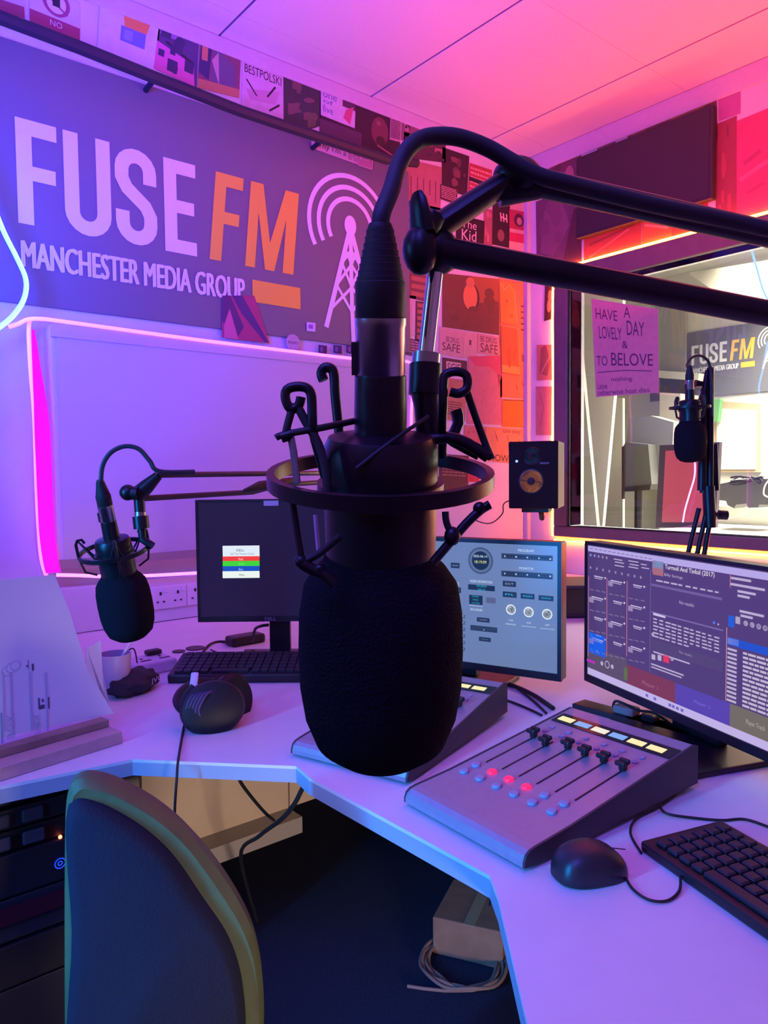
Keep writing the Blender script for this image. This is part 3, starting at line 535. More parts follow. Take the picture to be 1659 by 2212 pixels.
# grey mixing chair / speaker cluster
t = thing('office_chair', onX(1390, 1150, 4.9), 'grey office chair seen through the window left of the red screen', 'chair')
CH = mat('chair_grey', (.13, .13, .13), .7)
def pix_prism(pix, X, m, th, T0=None):
    pts = [onX(x, y, X) for x, y in pix]; T = frame(pts[0], V((0, -1, 0)), V((0, 0, 1)), V((-1, 0, 0))); Ti = T.inverted()
    return MB().prism([tuple((Ti @ p)[:2]) for p in pts], -th, 0, m, T)
pix_prism([(1358, 905), (1405, 898), (1455, 912), (1450, 1010), (1410, 1030), (1352, 960)], 4.9, CH, .12).build('backrest', t, True)
pix_prism([(1345, 965), (1352, 955), (1400, 960), (1408, 1050), (1345, 1055)], 4.8, mat('chair_dark', (.07, .07, .07), .6), .10).build('seat_side', t, True)
pix_prism([(1343, 965), (1349, 965), (1347, 1078), (1343, 1078)], 4.78, BLACK, .02).build('arm_post', t, True)
pix_prism([(1350, 1052), (1406, 1046), (1404, 1058), (1350, 1062)], 4.78, BLACK, .2).build('seat_edge', t, True)
mb = MB(); p = onX(1380, 1055, 4.85); mb.cyl((p.x, p.y, 0), (p.x, p.y, p.z), .03, BLACK); 
for i in range(5): mb.cyl((p.x, p.y, .05), (p.x+.28*math.cos(i*1.257), p.y+.28*math.sin(i*1.257), .03), .02, BLACK)
mb.build('chair_base', t, True)
# far desk and equipment
p = onX(1440, 1120, 4.5); zd = .93
t = thing('far_desk', (4.2, 1.6, 0), 'pale desk top just beyond the window sill', 'desk')
mb = MB(); mb.b2((WB+.14, .3, zd-.03), (4.7, 2.35, zd), mat('far_desk_w', (.60, .58, .52), .6)); mb.build('desk_top', t, True)
for x_, y_ in ((3.5, .4), (3.5, 2.25), (4.6, .4), (4.6, 2.25)): mb = MB(); mb.b2((x_-.03, y_-.03, 0), (x_+.03, y_+.03, zd-.03), CH); mb.build('leg', t, True)
t = thing('far_mixing_desk', onX(1600, 1080, 4.3), 'dark grey equipment slab on the far desk, heaped with cables', 'mixer')
pix_prism([(1552, 1046), (1600, 1036), (1670, 1034), (1670, 1090), (1640, 1090), (1638, 1097), (1616, 1097), (1612, 1088), (1590, 1090), (1586, 1098), (1572, 1092), (1568, 1082), (1550, 1080)], 4.3, mat('far_dark', (.07, .07, .065), .5), .25).build('console_body', t, True)
mb = MB(); r = random.Random(3)
for i in range(7):
    mb.tube(smooth_path([onX(1575+r.uniform(0, 80), 1040+r.uniform(-12, 6), 4.26+r.uniform(-.03, .1)) for _ in range(5)], 4), .006, BLACK, 5)
mb.build('cable_heap', t, True)
t = thing('white_cable_loop', onX(1650, 1060, 4.2), 'thin white cable loop at the right edge of the window', 'cable')
MB().tube(smooth_path([onX(x, y, 4.2) for x, y in ((1662, 1035), (1652, 1050), (1650, 1068), (1662, 1075))], 4), .004, mat('cable_w', (.7, .7, .7), .5), 6).build('loop', t, True)
leaf('far_side_panel', [(1540, 1092), (1668, 1100), (1668, 1380), (1540, 1380)], 4.75, mat('far_side', (.38, .37, .33), .6), 'pale grey cabinet under the far equipment', 'cabinet', .1)
# far monitor with red screen
T = frame(onX(1484, 1136, 3.75), V((0, -1, 0)), V((1, 0, 0)), V((0, 0, 1)))
t = thing('far_monitor', T, 'monitor with a dull red screen standing just beyond the glass', 'monitor')
PM = Pl(T); q = [PM.uv(x, y) for x, y in ((1425, 962), (1554, 955), (1545, 1140), (1416, 1140))]
mb = MB(); T3 = frame(V((0, 0, 0)), V((1, 0, 0)), V((0, 0, 1)), V((0, -1, 0))); mb.prism([q[3], q[2], q[1], q[0]], -.03, 0, mat('mon_frame_far', (.045, .02, .035), .5), T3); mb.build('monitor_body', t)
q = [PM.uv(x, y) for x, y in ((1438, 974), (1545, 968), (1536, 1128), (1430, 1128))]
mb = MB(); flat(mb, q, .002, mat('red_screen', (.10, .02, .03), .3, emit=(.42, .05, .08), es=1)); mb.build('screen', t)
mb = MB(); mb.tube(smooth_path([onX(x, y, 3.72) for x, y in ((1497, 980), (1501, 1000), (1500, 1030), (1490, 1065), (1480, 1100), (1475, 1128))], 5), .0045, led((1, .08, .9), 4, 'reflection_glow'), 6)  # emissive cord stands for the magenta strip's reflection
o = mb.build('strip_reflection'); tag(o, 'magenta light cord hanging in front of the red screen', 'light strip')  # reflection of the magenta strip, modelled as a glowing cord
mb = MB(); mb.tube([onX(1618, 520, 4.0), onX(1632, 570, 4.0), onX(1648, 625, 4.0), onX(1668, 665, 4.0)], .006, mat('cord_blue', (.2, .4, .9), .4, emit=(.25, .5, 1), es=1), 6)  # blue cable, given a glow of its own
o = mb.build('blue_glow_cable'); tag(o, 'blue light cord at the top right of the window', 'light strip')  # blue cable with an added glow
leaf('ceiling_beam', [(1485, 590), (1670, 560), (1670, 700), (1640, 650), (1560, 640)], 5.2, mat('beam', (.50, .48, .42), .7), 'sloping pale ceiling bulkhead seen through the window', 'beam', .2)
# purple note on the glass
TG = frame(V((WB-.013, 0, 0)), V((0, -1, 0)), V((1, 0, 0)), V((0, 0, 1))); PG = Pl(TG)
PEN = (.10, .04, .12)
poster(PG, [(1278, 645), (1422, 668), (1424, 848), (1288, 858)], mat('note_pink', (.66, .34, .40), .7, noise=.08), [
    ('t', .06, .09, .40, .20, 'HAVE', PEN), ('t', .50, .03, .60, .15, 'A', PEN), ('t', .10, .27, .46, .40, 'LOVELY', PEN), ('t', .54, .18, .80, .34, 'DAY', PEN), ('t', .46, .41, .55, .49, '&', PEN),
    ('t', .04, .58, .22, .68, 'TO', PEN), ('t', .28, .54, .92, .68, 'BELOVE', PEN), ('l', [(.05, .75), (.5, .73), (.9, .74)], .004, PEN), ('t', .27, .80, .60, .86, 'nothing', PEN), ('t', .04, .86, .20, .92, 'Leave', PEN), ('t', .04, .93, .88, .985, 'otherwise host dies.', PEN)], 'purple handwritten note stuck on the window, wishing a lovely day', 'note', 'note')

# ================================================================== DESK
DZ = .73
t = thing('studio_desk', (1.5, 1.6, 0), 'large white U-shaped studio desk filling the lower right of the room', 'desk')
front = [(-.6, 1.46), (.29, 1.436), (.515, 1.405), (.738, 1.167), (.727, 1.108), (.732, .672), (.700, .628), (.556, .46), (.44, .30), (.44, -.6)]
poly = front+[(WB-.005, -.6), (WB-.005, WA-.052), (-.6, WA-.052)]
mb = MB(); mb.prism(poly, DZ-.006, DZ, WHITE, None); mb.build('desk_top', t, True)
mb = MB(); mb.prism(poly, DZ-.032, DZ-.006, WEDGE); mb.build('edge_band', t, True)
PANEL = mat('cabinet_cream', (.68, .54, .44), .6, noise=.08, nscale=8)
PDARK = mat('cabinet_dark', (.10, .075, .085), .6)
mb = MB(); mb.b2((.75, 1.98, .22), (1.22, 2.0, DZ-.033), PANEL); mb.build('modesty_panel', t, True)
mb = MB(); mb.b2((1.226, 1.98, .22), (1.50, 2.0, DZ-.033), PANEL); mb.build('modesty_panel', t, True)
mb = MB(); mb.b2((.70, 1.90, .17), (1.22, 2.0, .22), mat('plinth_w', (.42, .38, .38), .5)); mb.build('plinth', t, True)
mb = MB(); mb.b2((2.10, .20, 0), (2.13, 1.98, DZ-.033), PDARK); mb.build('side_panel', t, True)
mb = MB(); mb.b2((1.90, 1.36, 0), (2.09, 1.38, DZ-.033), PDARK); mb.build('gable', t, True)
for x_, y_ in ((.60, -.45), (3.1, -.45), (-.5, 2.5), (-.5, 1.55)): mb = MB(); mb.b2((x_-.025, y_-.025, 0), (x_+.025, y_+.025, DZ-.033), PDARK); mb.build('leg', t, True)
for px_, py_, rr in ((422, 1401, .030), (386, 1408, .020)):
    p = onZ(px_, py_); mb = MB(); mb.cyl(p, p+V((0, 0, .003)), rr, BLACK, 24); mb.build('cable_grommet', t, True)
# hooks and cables hanging below the desk
def cable(name, pts, r, m, label, cat='cable', n=6, seg=8):
    P = smooth_path(pts, n); t = thing(name, P[0], label, cat); mb = MB(); mb.tube(P, r, m, seg); mb.build('cable_run', t, True); return t
cable('hanging_cable', [onZ(512, 1661, DZ-.034), D(520, 1690, 1.5), D(550, 1730, 1.6), D(575, 1758, 1.68), D(592, 1772, 1.72)], .0035, RUB, 'thin black cable sagging under the desk in front of the cream panel')
cable('hanging_cable', [V((.80, 1.16, DZ-.034)), D(664, 1688, 1.45), D(635, 1738, 1.5), D(605, 1772, 1.6), D(560, 1806, 1.75), D(520, 1850, 1.95), V((1.00, 1.80, .02))], [.005]*6*6+[.005], RUB, 'thicker black cable running diagonally to the inner desk corner')

# ================================================================== MONITORS
def lin(c): return tuple(((x/255)/12.92 if x/255 <= .04045 else ((x/255+.055)/1.055)**2.4) for x in c)
def G(r, g, b, s=1.0): return glow(tuple(round(v*s, 3) for v in lin((r, g, b))))
SBASE = mat('monitor_black', (.012, .010, .014), .35)
def monitor(pix, dl, dr, W, H, label, base=True, scr=None, chin=.018, tilt=0, flip=0, bez=.010):
    """pix: left or right upper corner px/py at depth dl ; frame built so that local x runs right, z up, origin at the panel's top-left"""
    pass
def mon_frame(pl, tl, ang):     # origin at the upper left corner pixel, depth tl, heading given by ang (deg, right edge comes nearer when positive)
    o = D(*pl, tl); r2 = V((RT.x, RT.y, 0)).normalized(); f2 = V((FW.x, FW.y, 0)).normalized()
    a = math.radians(ang); x = r2*math.cos(a)-f2*math.sin(a); y = V((0, 0, 1)).cross(x); return frame(o, x, y, V((0, 0, 1)))
def build_monitor(T, W, H, label, scrm, bez, chin, neck, ui=None, base=(.24, .18), dz=.035):
    t = thing('monitor', T, label, 'monitor')
    mb = MB(); mb.box((W/2, dz/2+.004, -H/2), (W, dz, H), SBASE, bev=.004); mb.build('housing', t)
    mb = MB(); mb.b2((0, -.004, -H), (bez, .006, 0), SBASE); mb.b2((W-bez, -.004, -H), (W, .006, 0), SBASE); mb.b2((bez, -.004, -bez), (W-bez, .006, 0), SBASE); mb.b2((bez, -.004, -H), (W-bez, .006, -H+chin), SBASE)
    mb.build('bezel', t)
    mb = MB(); mb.b2((bez, -.001, -H+chin), (W-bez, .003, -bez), scrm); sc = mb.build('screen', t)
    if ui: ui(Pl(T), sc)
    zb_ = DZ-T[2][3]; mb = MB(); mb.b2((W/2-neck/2, dz+.01, zb_+.012), (W/2+neck/2, dz+.035, -H*.45), SBASE, bev=.003); mb.build('stand_neck', t)
    mb = MB(); mb.b2((W/2-base[0]/2, dz-base[1]*.55, zb_), (W/2+base[0]/2, dz+base[1]*.45, zb_+.012), SBASE, bev=.003); mb.build('stand_base', t)
    return t
# UI drawing: two photo points span an axis-aligned rectangle in the screen's own plane
class UI:
    def __init__(s, P, map_=None, off=.0015): s.P = P; s.mb = MB(); s.map = map_ or (lambda x, y: (x, y)); s.k = 0; s.off = off; s.sl = False
    def p(s, x, y): return s.P.uv(*s.map(x, y))
    def o(s): s.k += 1; return s.off+.00003*min(s.k, 40)
    def r(s, x0, y0, x1, y1, c):
        a, b = s.p(x0, y0), s.p(x1, y1)
        if s.sl: b = (s.p(x1, y0)[0], s.p(x0, y1)[1])
        flat(s.mb, [a, (b[0], a[1]), b, (a[0], b[1])], s.o(), c)
    def uvr(s, a, w_, h_, c): flat(s.mb, [a, (a[0]+w_, a[1]), (a[0]+w_, a[1]-h_), (a[0], a[1]-h_)], s.o(), c)
    def e(s, x, y, rad, c, ring=None):
        a = s.p(x, y); n = 20
        flat(s.mb, [(a[0]+rad*math.cos(i*2*math.pi/n), a[1]+rad*math.sin(i*2*math.pi/n)) for i in range(n)], s.o(), c)
        if ring: flat(s.mb, [(a[0]+rad*.8*math.cos(i*2*math.pi/n), a[1]+rad*.8*math.sin(i*2*math.pi/n)) for i in range(n)], s.o(), ring)
    def t(s, x0, y0, x1, y1, tx, c):
        a, b = s.p(x0, y0), s.p(x1, y1); vs, fs = text_geo(tx); o_ = s.o()
        if s.sl: b = (s.p(x1, y0)[0], s.p(x0, y0+(y1-y0)*.78)[1])
        s.mb.add([(a[0]+(b[0]-a[0])*u, -o_, b[1]+(a[1]-b[1])*v) for u, v in vs], fs, c)
    def done(s, parent, name='screen_graphics'): return s.mb.build(name, parent)
# --- left monitor: blank with a colour menu
T = mon_frame((422, 1080), 2.15, 0)
def ui_left(P, sc):
    u = UI(P)
    u.r(481, 1179, 561, 1203, G(225, 235, 245)); u.r(481, 1202, 561, 1213, G(240, 60, 40)); u.r(481, 1212, 561, 1224, G(60, 210, 30)); u.r(481, 1223, 561, 1235, G(20, 80, 190)); u.r(481, 1234, 561, 1248, G(235, 245, 235))
    u.t(511, 1186, 528, 1191, 'DELL', G(40, 60, 80)); u.t(498, 1194, 549, 1198, 'Self Test Feature Check', G(120, 130, 140))
    for y, c, s_ in ((1205, (255, 210, 200), 'Red'), (1215, (140, 240, 110), 'Green'), (1227, (170, 200, 250), 'Blue'), (1239, (90, 90, 90), 'White')): u.t(516, y, 525 if len(s_) < 5 else 528, y+5, s_, G(*c))
    u.done(sc)
k = 2.15/1600
tm = build_monitor(T, 345*k, 266*k, 'black square-ish monitor on the left, blank but for a small colour menu', mat('screen_dark', (.012, .010, .02), .25, emit=(.010, .006, .03), es=1), .008, .016, .062, ui_left)
mb = MB(); mb.b2((148*k, -.006, -14*k), (180*k, -.004, -3*k), mat('sticker_w', (.55, .5, .6), .5)); mb.build('sticker', tm)
mb = MB(); q = [(146*k, -258*k), (170*k, -258*k), (170*k, -266*k), (146*k, -266*k)]; prt(mb, [(a, b+.002) for a, b in q], .0045, [('t', 0, 0, 1, .9, 'DELL', (.35, .3, .45))]); mb.build('maker_name', tm)
# --- middle monitor: mixer software
def fit_frame(tr, dr, W, ang):   # right upper corner known
    T = mon_frame(tr, dr, ang); x = V((T[0][0], T[1][0], T[2][0])); T = T.copy()
    for i in range(3): T[i][3] -= x[i]*W
    return T
Z3 = lambda x, y: (930+x/2.2757, 1120+y/2.2757)
Wm, Hm = .54, .338
T = fit_frame((1214, 1171), 1.77, Wm, 31)
def ui_mid(P, sc):
    u = UI(P, Z3); DK = G(25, 32, 52); CY = G(60, 215, 240); TX = G(205, 220, 240); MID = G(70, 85, 115)
    u.e(247, 207, .0345, G(60, 75, 105), G(18, 22, 32)); u.e(247, 207, .0300, G(90, 105, 130), G(14, 18, 26))
    u.t(212, 178, 280, 193, '2025-06-14', G(225, 230, 240)); u.t(218, 205, 276, 222, '18:19:09', G(225, 225, 120))
    u.t(432, 150, 508, 166, 'PROGRAM', TX); u.t(437, 238, 508, 253, 'MONITOR', TX)
    for y0, y1, y2, y3 in ((170, 202, 185, 196), (255, 292, 270, 282)):
        u.r(350, y0, 602, y1+8, G(45, 55, 80)); u.r(356, y0+8, 596, y1+3, G(22, 26, 38))
        for i in range(5): u.e(366+i*56, y2+i*3.4, .0024, G(170, 185, 210))
        for i in range(18): u.r(362+i*13, y2-2+i*.8, 365+i*13, y2+6+i*.8, G(80, 95, 125))
    u.t(197, 300, 305, 320, 'FADER INFORMATION', TX); u.r(187, 322, 318, 358, G(12, 14, 20)); u.t(228, 326, 278, 339, 'STUDIO', CY); u.t(236, 343, 270, 356, '03:13', CY)
    for x0, y0, x1, y1, s_, c in ((357, 305, 422, 337, 'EXT', TX), (357, 357, 425, 390, 'PFL', CY), (445, 366, 513, 398, 'PGM', CY), (533, 376, 606, 407, 'FOLLOW CR', CY), (102, 216, 145, 245, 'CR ON', TX), (108, 336, 152, 366, 'TALK', TX), (230, 484, 292, 512, 'SNAPSHOT', TX), (240, 580, 298, 607, 'FULL OL', TX), (275, 386, 322, 418, '', TX)):
        u.r(x0, y0, x1, y1, DK if s_ else G(85, 88, 120))
        if s_: w_ = (x1-x0)*.18; u.t(x0+w_, y0+10, x1-w_, y1-10, s_, c)
    u.r(192, 374, 258, 425, G(12, 16, 26)); u.t(206, 378, 240, 388, 'SPEAK', CY); u.t(210, 394, 238, 404, 'MIX', CY); u.t(206, 410, 244, 420, 'MUTED', CY); u.r(192, 427, 258, 431, G(190, 205, 230))
    u.t(198, 440, 258, 456, 'RECORDER', TX); u.r(198, 522, 330, 562, G(35, 42, 62)); u.r(204, 532, 324, 548, G(55, 65, 92)); u.e(264, 546, .0015, TX)
    for x, y, a, b in ((397, 447, 'CR', 'SPEAKER'), (484, 459, 'CR', 'HEADPHONES'), (575, 470, 'GUEST', 'HEADPHONES')):
        u.e(x, y, .0130, G(225, 235, 245), G(14, 16, 24)); u.e(x, y, .0062, G(90, 100, 120), G(40, 46, 60)); u.e(x-2, y-10, .0018, G(235, 240, 250))
        u.t(x-10, y+48, x+12, y+58, a, TX); u.t(x-26-(8 if len(b) > 8 else 0), y+66, x+24+(12 if len(b) > 8 else 0), y+78, b, TX)
    for x, y in ((40, 268), (75, 272)): u.e(x, y, .006, TX, MID)
    u.t(114, 312, 142, 328, 'MUTE', TX)
    for i in range(6): u.r(150, 470+i*32, 172, 490+i*32, MID); u.e(158, 478+i*32, .003, TX)
    u.done(sc)
mm = build_monitor(T, Wm, Hm, 'centre monitor showing blue grey mixer software with round clock and three knobs', mat('screen_blue', (.02, .02, .03), .25, emit=lin((104, 124, 165)), es=1), .010, .018, .05, ui_mid)
# --- right monitor: playout software
Wr, Hr = .62, .335
T = mon_frame((1266, 1168), 1.757, 71)
def ui_right(P, sc):
    Z4 = lambda x, y: (1255+x/4.1064, 1160+y/4.1064)
    u = UI(P, Z3); u.sl = True; HI = G(205, 190, 230); LV = G(180, 165, 225); TX = G(185, 170, 205); DM = G(125, 105, 150); r = random.Random(5)
    a = u.p(772, 118); d = u.p(764, 760)
    zt, zb = -.0105, -Hr+.0185; L = .0105; Rr = Wr-.0105
    def loc(x0, z0, x1, z1, c): flat(u.mb, [(x0, z0), (x1, z0), (x1, z1), (x0, z1)], u.o(), c)
    loc(L, zt, Rr, zt-.013, LV)                                    # window title bar
    loc(L, zb+.016, Rr, zb, G(190, 175, 225))                      # task bar
    for x in (.22, .245, .29, .30, .312, .325): loc(x, zb+.011, x+.008, zb+.005, G(110, 100, 190))
    # colour blocks
    y0 = zb+.058; xs = [P.uv(*Z3(x, 780))[0] for x in (765, 968, 1208, 1475)]
    loc(L, y0+.012, xs[1], zb+.016, G(88, 75, 100)); loc(xs[1], y0, xs[2], zb+.016, G(120, 52, 78)); loc(xs[2], y0, P.uv(*Z3(1475, 950))[0], zb+.016, G(84, 64, 168)); x5 = P.uv(*Z3(1475, 950))[0]; loc(x5, y0, Rr, zb+.016, G(112, 104, 92))
    u.t(1045, 795, 1122, 825, 'Player 1', G(165, 100, 125)); u.t(1300, 890, 1380, 915, 'Player 2', G(120, 110, 205)); u.t(1555, 985, 1650, 1025, 'Player Track', G(175, 165, 150))
    # transport
    u.e(872, 718, .0085, HI, G(88, 75, 100)); u.e(846, 712, .005, TX); u.e(897, 728, .005, TX); u.r(758, 682, 812, 694, G(190, 40, 190)); u.r(955, 730, 972, 790, G(90, 110, 60))
    u.map = Z4
    # toolbar icons
    for row, y, n in ((0, 160, 5), (1, 270, 9)):
        for i in range(n):
            x = 92+i*(36 if row == 0 else 56); u.e(x, y+i*(6 if row == 0 else 11), .0035, (G(90, 140, 240) if row == 0 and i < 2 else DM), G(150, 135, 185))
    for i in range(14):
        x = 90+i*40; u.r(x, 96+i*7, x+26, 103+i*7, DM)
    for x, y in ((300, 190), (310, 215), (308, 245), (430, 205), (440, 235), (430, 258), (540, 235), (545, 265)): u.r(x, y, x+r.uniform(50, 90), y+9, TX)
    # four-column track grid
    PK = G(205, 120, 150); xs = [75, 240, 418]
    for i, x in enumerate(xs):
        a = u.p(x, 345+i*22); b = u.p(x, 1060+i*0); flat(u.mb, [(a[0]-.0009, a[1]), (a[0]+.0009, a[1]), (a[0]+.0009, b[1]), (a[0]-.0009, b[1])], u.o(), PK)
    for c, x in enumerate((85, 255, 432)):
        for row in range(4):
            y = 340+c*35+row*182+(c*4)
            u.r(x+(18 if (c+row) % 2 else 40), y, x+120, y+9, HI); u.r(x+(20 if (c+row) % 2 else 44), y+18, x+110, y+25, TX); u.e(x+138, y+24, .0023, G(225, 215, 240))
            if (c+row) % 2: u.r(x-4, y+6, x+36, y+52, G(150, 130, 175))
            for j in range(3): u.r(x+2+j*52, y+118+j*10, x+38+j*52, y+127+j*10, DM)
    u.r(78, 838, 226, 1018, G(20, 90, 225)); u.e(100, 868, .004, G(90, 130, 240), G(40, 80, 200)); u.r(140, 862, 190, 872, G(120, 160, 250)); u.r(90, 985, 112, 993, G(120, 160, 250)); u.r(140, 1003, 160, 1010, G(120, 160, 250))
    # middle information pane
    u.map = Z3
    u.r(1096, 205, 1150, 262, G(125, 130, 170)); u.r(1098, 240, 1150, 275, G(170, 100, 110)); u.e(1125, 222, .005, G(120, 170, 220), G(90, 100, 140))
    u.t(1158, 225, 1402, 262, 'Turmoil And Tinfoil (2017)', G(240, 232, 250)); u.t(1155, 268, 1245, 290, 'Billy Strings', TX)
    u.r(1090, 318, 1440, 330, G(110, 90, 150)); 
    for i in range(9): u.r(1115+i*36, 300+i*7, 1115+i*36+r.uniform(18, 32), 308+i*7, TX)
    u.t(1228, 402, 1300, 424, 'No results', TX); u.t(1228, 648, 1290, 664, 'No results', TX)
    u.r(1090, 455, 1445, 462, G(118, 98, 160)); u.r(1100, 462, 1160, 474, HI)
    for i in range(6):
        for j in range(11):
            if i < 5 or j < 6: u.r(1100+j*30, 488+i*17+j*9, 1100+j*30+r.uniform(16, 27), 495+i*17+j*9, TX)
    u.r(1090, 590, 1445, 640, G(80, 64, 112)); u.e(1098, 570, .004, HI, DM)
    u.r(1100, 650, 1280, 657, TX); u.r(1092, 665, 1110, 690, TX); u.r(1122, 668, 1140, 695, TX); u.r(1150, 668, 1178, 703, G(225, 50, 90)); u.e(1192, 690, .004, HI, DM)
    u.r(1090, 710, 1250, 717, TX); u.r(1090, 725, 1240, 731, TX); u.e(1399, 512, .0028, G(80, 120, 230)); u.e(1420, 520, .002, TX)
    # right pane
    for x, y, w_ in ((1482, 285, 100), (1480, 315, 170), (1515, 350, 90), (1515, 372, 60), (1525, 448, 120), (1530, 470, 60)): u.r(x, y, x+w_, y+12, TX)
    u.r(1478, 270, 1481, 340, G(205, 120, 140)); u.r(1470, 475, 1500, 530, G(30, 90, 210)); u.r(1505, 480, 1528, 515, G(170, 160, 190))
    for i in range(5): u.e(1555+i*32, 515+i*8, .0048, TX, G(110, 95, 130))
    a = u.p(1466, 590); flat(u.mb, [(a[0], a[1]+.003), (Rr, a[1]+.003), (Rr, a[1]-.011), (a[0], a[1]-.011)], u.o(), G(28, 78, 200)); flat(u.mb, [(a[0], a[1]+.003), (a[0]+.026, a[1]+.003), (a[0]+.026, a[1]-.009), (a[0], a[1]-.009)], u.o(), G(120, 140, 225))
    for i in range(18):
        z = a[1]-.016-i*.0078
        if z < zb+.062: break
        loc(a[0], z, a[0]+.022, z-.0042, TX); x = a[0]+.036
        while x < Rr-.02: w_ = r.uniform(.008, .02); loc(x, z, min(x+w_, Rr), z-.0042, G(190, 178, 205)); x += w_+.002
    loc(a[0]-.003, a[1]+.02, a[0]-.0015, zb+.06, G(210, 150, 165)); b_ = u.p(1086, 300); loc(b_[0], zt-.03, b_[0]+.001, zb+.06, G(130, 110, 170))
    u.done(sc)
rm = build_monitor(T, Wr, Hr, 'large right monitor filled with purple playout software and track lists', mat('screen_purple', (.02, .015, .03), .25, emit=lin((78, 56, 104)), es=1), .008, .018, .13, ui_right, base=(.30, .22))

# ================================================================== MIXING CONSOLES
def console(T, label, parts=True, red=True):
    t = thing('mixing_console', T, label, 'mixer'); W, L = .266, .434
    zf, zbk = .026, .080; sl = (zbk-zf)/L
    prof = [(0, .006), (.0, .014), (.004, .022), (.012, .027), (.024, .029), (.10, .036), (L-.012, zbk), (L, zbk-.004), (L, .012), (.03, .004)]
    mb = MB(); Tx = frame(V((0, 0, 0)), V((0, 1, 0)), V((0, 0, 1)), V((1, 0, 0)))
    mb.prism(prof, .004, W-.004, GREY, Tx); mb.build('console_body', t)
    for x in (0, W-.004): mb = MB(); mb.prism([(a, b+.001 if b > .015 else b) for a, b in prof], x, x+.004, DGREY, Tx); mb.build('side_cheek', t)
    mb = MB()
    for x in (.03, W-.03):
        for y in (.05, L-.04): mb.cyl((x, y, 0), (x, y, .012), .010, RUB)
    mb.build('foot', t)
    a = math.atan2(zbk-.036, L-.112); TD = Mx.Translation((0, .10, .0362)) @ Mx.Rotation(a, 4, 'X')   # deck frame: x right, y up the slope
    dk = lambda y: (y-.10)/math.cos(a)
    mb = MB(); mb.b2((.010, dk(.355), .0), (W-.006, dk(.392), .0012), BLACKG, TD); mb.build('display_bezel', t)
    for i in range(6):
        c = (G(255, 238, 175, 1.0) if i in (0, 2, 4, 5) else G(120, 170, 240))
        if i == 2: c = G(240, 235, 215)
        x = .006+.0385*i; mb = MB(); mb.b2((x+.012, dk(.364), .0012), (x+.043, dk(.380), .0020), c, TD); mb.build('channel_display', t)
    for i in range(6):
        x = .033+.0385*i
        mb = MB(); mb.b2((x-.0012, dk(.157), .0), (x+.0012, dk(.287), .0010), BLACKG, TD); mb.build('fader_slot', t)
        y = dk((.280, .268, .283, .280, .281, .279)[i]); mb = MB()
        mb.b2((x-.0045, y-.006, .001), (x+.0045, y+.006, .010), BLACK, TD, bev=.001); mb.b2((x-.0095, y-.010, .010), (x+.0095, y-.002, .018), BLACK, TD, bev=.0025); mb.b2((x-.0095, y+.002, .010), (x+.0095, y+.010, .018), BLACK, TD, bev=.0025); mb.b2((x-.0085, y-.004, .009), (x+.0085, y+.004, .0145), BLACK, TD, bev=.001)
        mb.build('fader_cap', t)
    BTN = mat('button_grey', (.36, .35, .42), .55); RED = mat('button_red', (.5, .02, .05), .4, emit=(1, .012, .09), es=1.6)
    for i in range(6):
        x = .028+.0385*i
        for k_, (y, m) in enumerate(((.140, RED if (red and i in (1, 2, 3)) else BTN), (.112, BTN))):
            mb = MB(); w_, h_ = (.0085, .0075)
            Tb = TD @ Mx.Translation((x+(.0 if k_ == 0 else .0), dk(y-.002), 0)); mb.lathe([(w_, 0), (w_, .0025), (w_*.85, .004), (0, .0045)], m, Tb, 8)
            b_ = mb.build('channel_button', t)
            if m is RED: b_['label'] = 'lit red button'
        for y in (.305, .325): 
            mb = MB(); mb.lathe([(.0055, 0), (.0055, .002), (0, .003)], BTN, TD @ Mx.Translation((x+.004, dk(y+.008), 0)), 10); mb.build('small_button', t)
    return t
ux = V((-.012, -.269, 0)).normalized()
console(frame(V((.784, .910, DZ)), ux, V((0, 0, 1)).cross(ux), V((0, 0, 1))), 'grey six-fader mixing console at the front with three lit red buttons')
ux = V((.080, -.253, 0)).normalized()
console(frame(V((.757, 1.216, DZ)), ux, V((0, 0, 1)).cross(ux), V((0, 0, 1))), 'grey mixing console half hidden behind the big foam windscreen', red=False)

# ================================================================== KEYBOARDS, MOUSE
KEYM = mat('key_black', (.020, .019, .024), .5)
def keyboard(T, W, Lk, label, keys=True, tilt=.0, thick=.016):
    t = thing('keyboard', T, label, 'keyboard')
    TK = Mx.Rotation(math.radians(tilt), 4, 'X')
    mb = MB(); mb.box((W/2, Lk/2, thick/2), (W, Lk, thick), BLACK, TK, bev=.004); mb.build('keyboard_body', t)
    n, rows = 18, 6; px_ = (W-.03)/n; py_ = (Lk-.022)/rows; km = None; j = MB()
    for r_ in range(rows):
        for c in range(n):
            x = .015+px_*(c+.5)+(px_*.25 if r_ % 2 else 0)*0; y = .011+py_*(r_+.5)
            if r_ == 0 and 4 <= c <= 8:
                if c != 6: continue
                w_ = px_*5
            else: w_ = px_
            if keys:
                if w_ == px_:
                    if km is None:
                        m1 = MB(); m1.box((0, 0, .003), (px_*.84, py_*.84, .007), KEYM, TK, bev=.0022, seg=1); o = m1.build('key', t); km = o.data
                    else: o = bpy.data.objects.new('key', km); COL.objects.link(o); o.parent = t
                    o.location = TK @ V((x, y, thick))
                else: m1 = MB(); m1.box((x, y, thick+.003), (w_*.97, py_*.84, .007), KEYM, TK, bev=.0018, seg=1); m1.build('space_bar', t)
            else: j.box((x, y, thick+.003), (w_*.86, py_*.84, .006), KEYM, TK)
    if not keys: o = j.build('keys', t); o['kind'] = 'stuff'
    return t
kx_ = V((-.33, -.944, 0)).normalized()
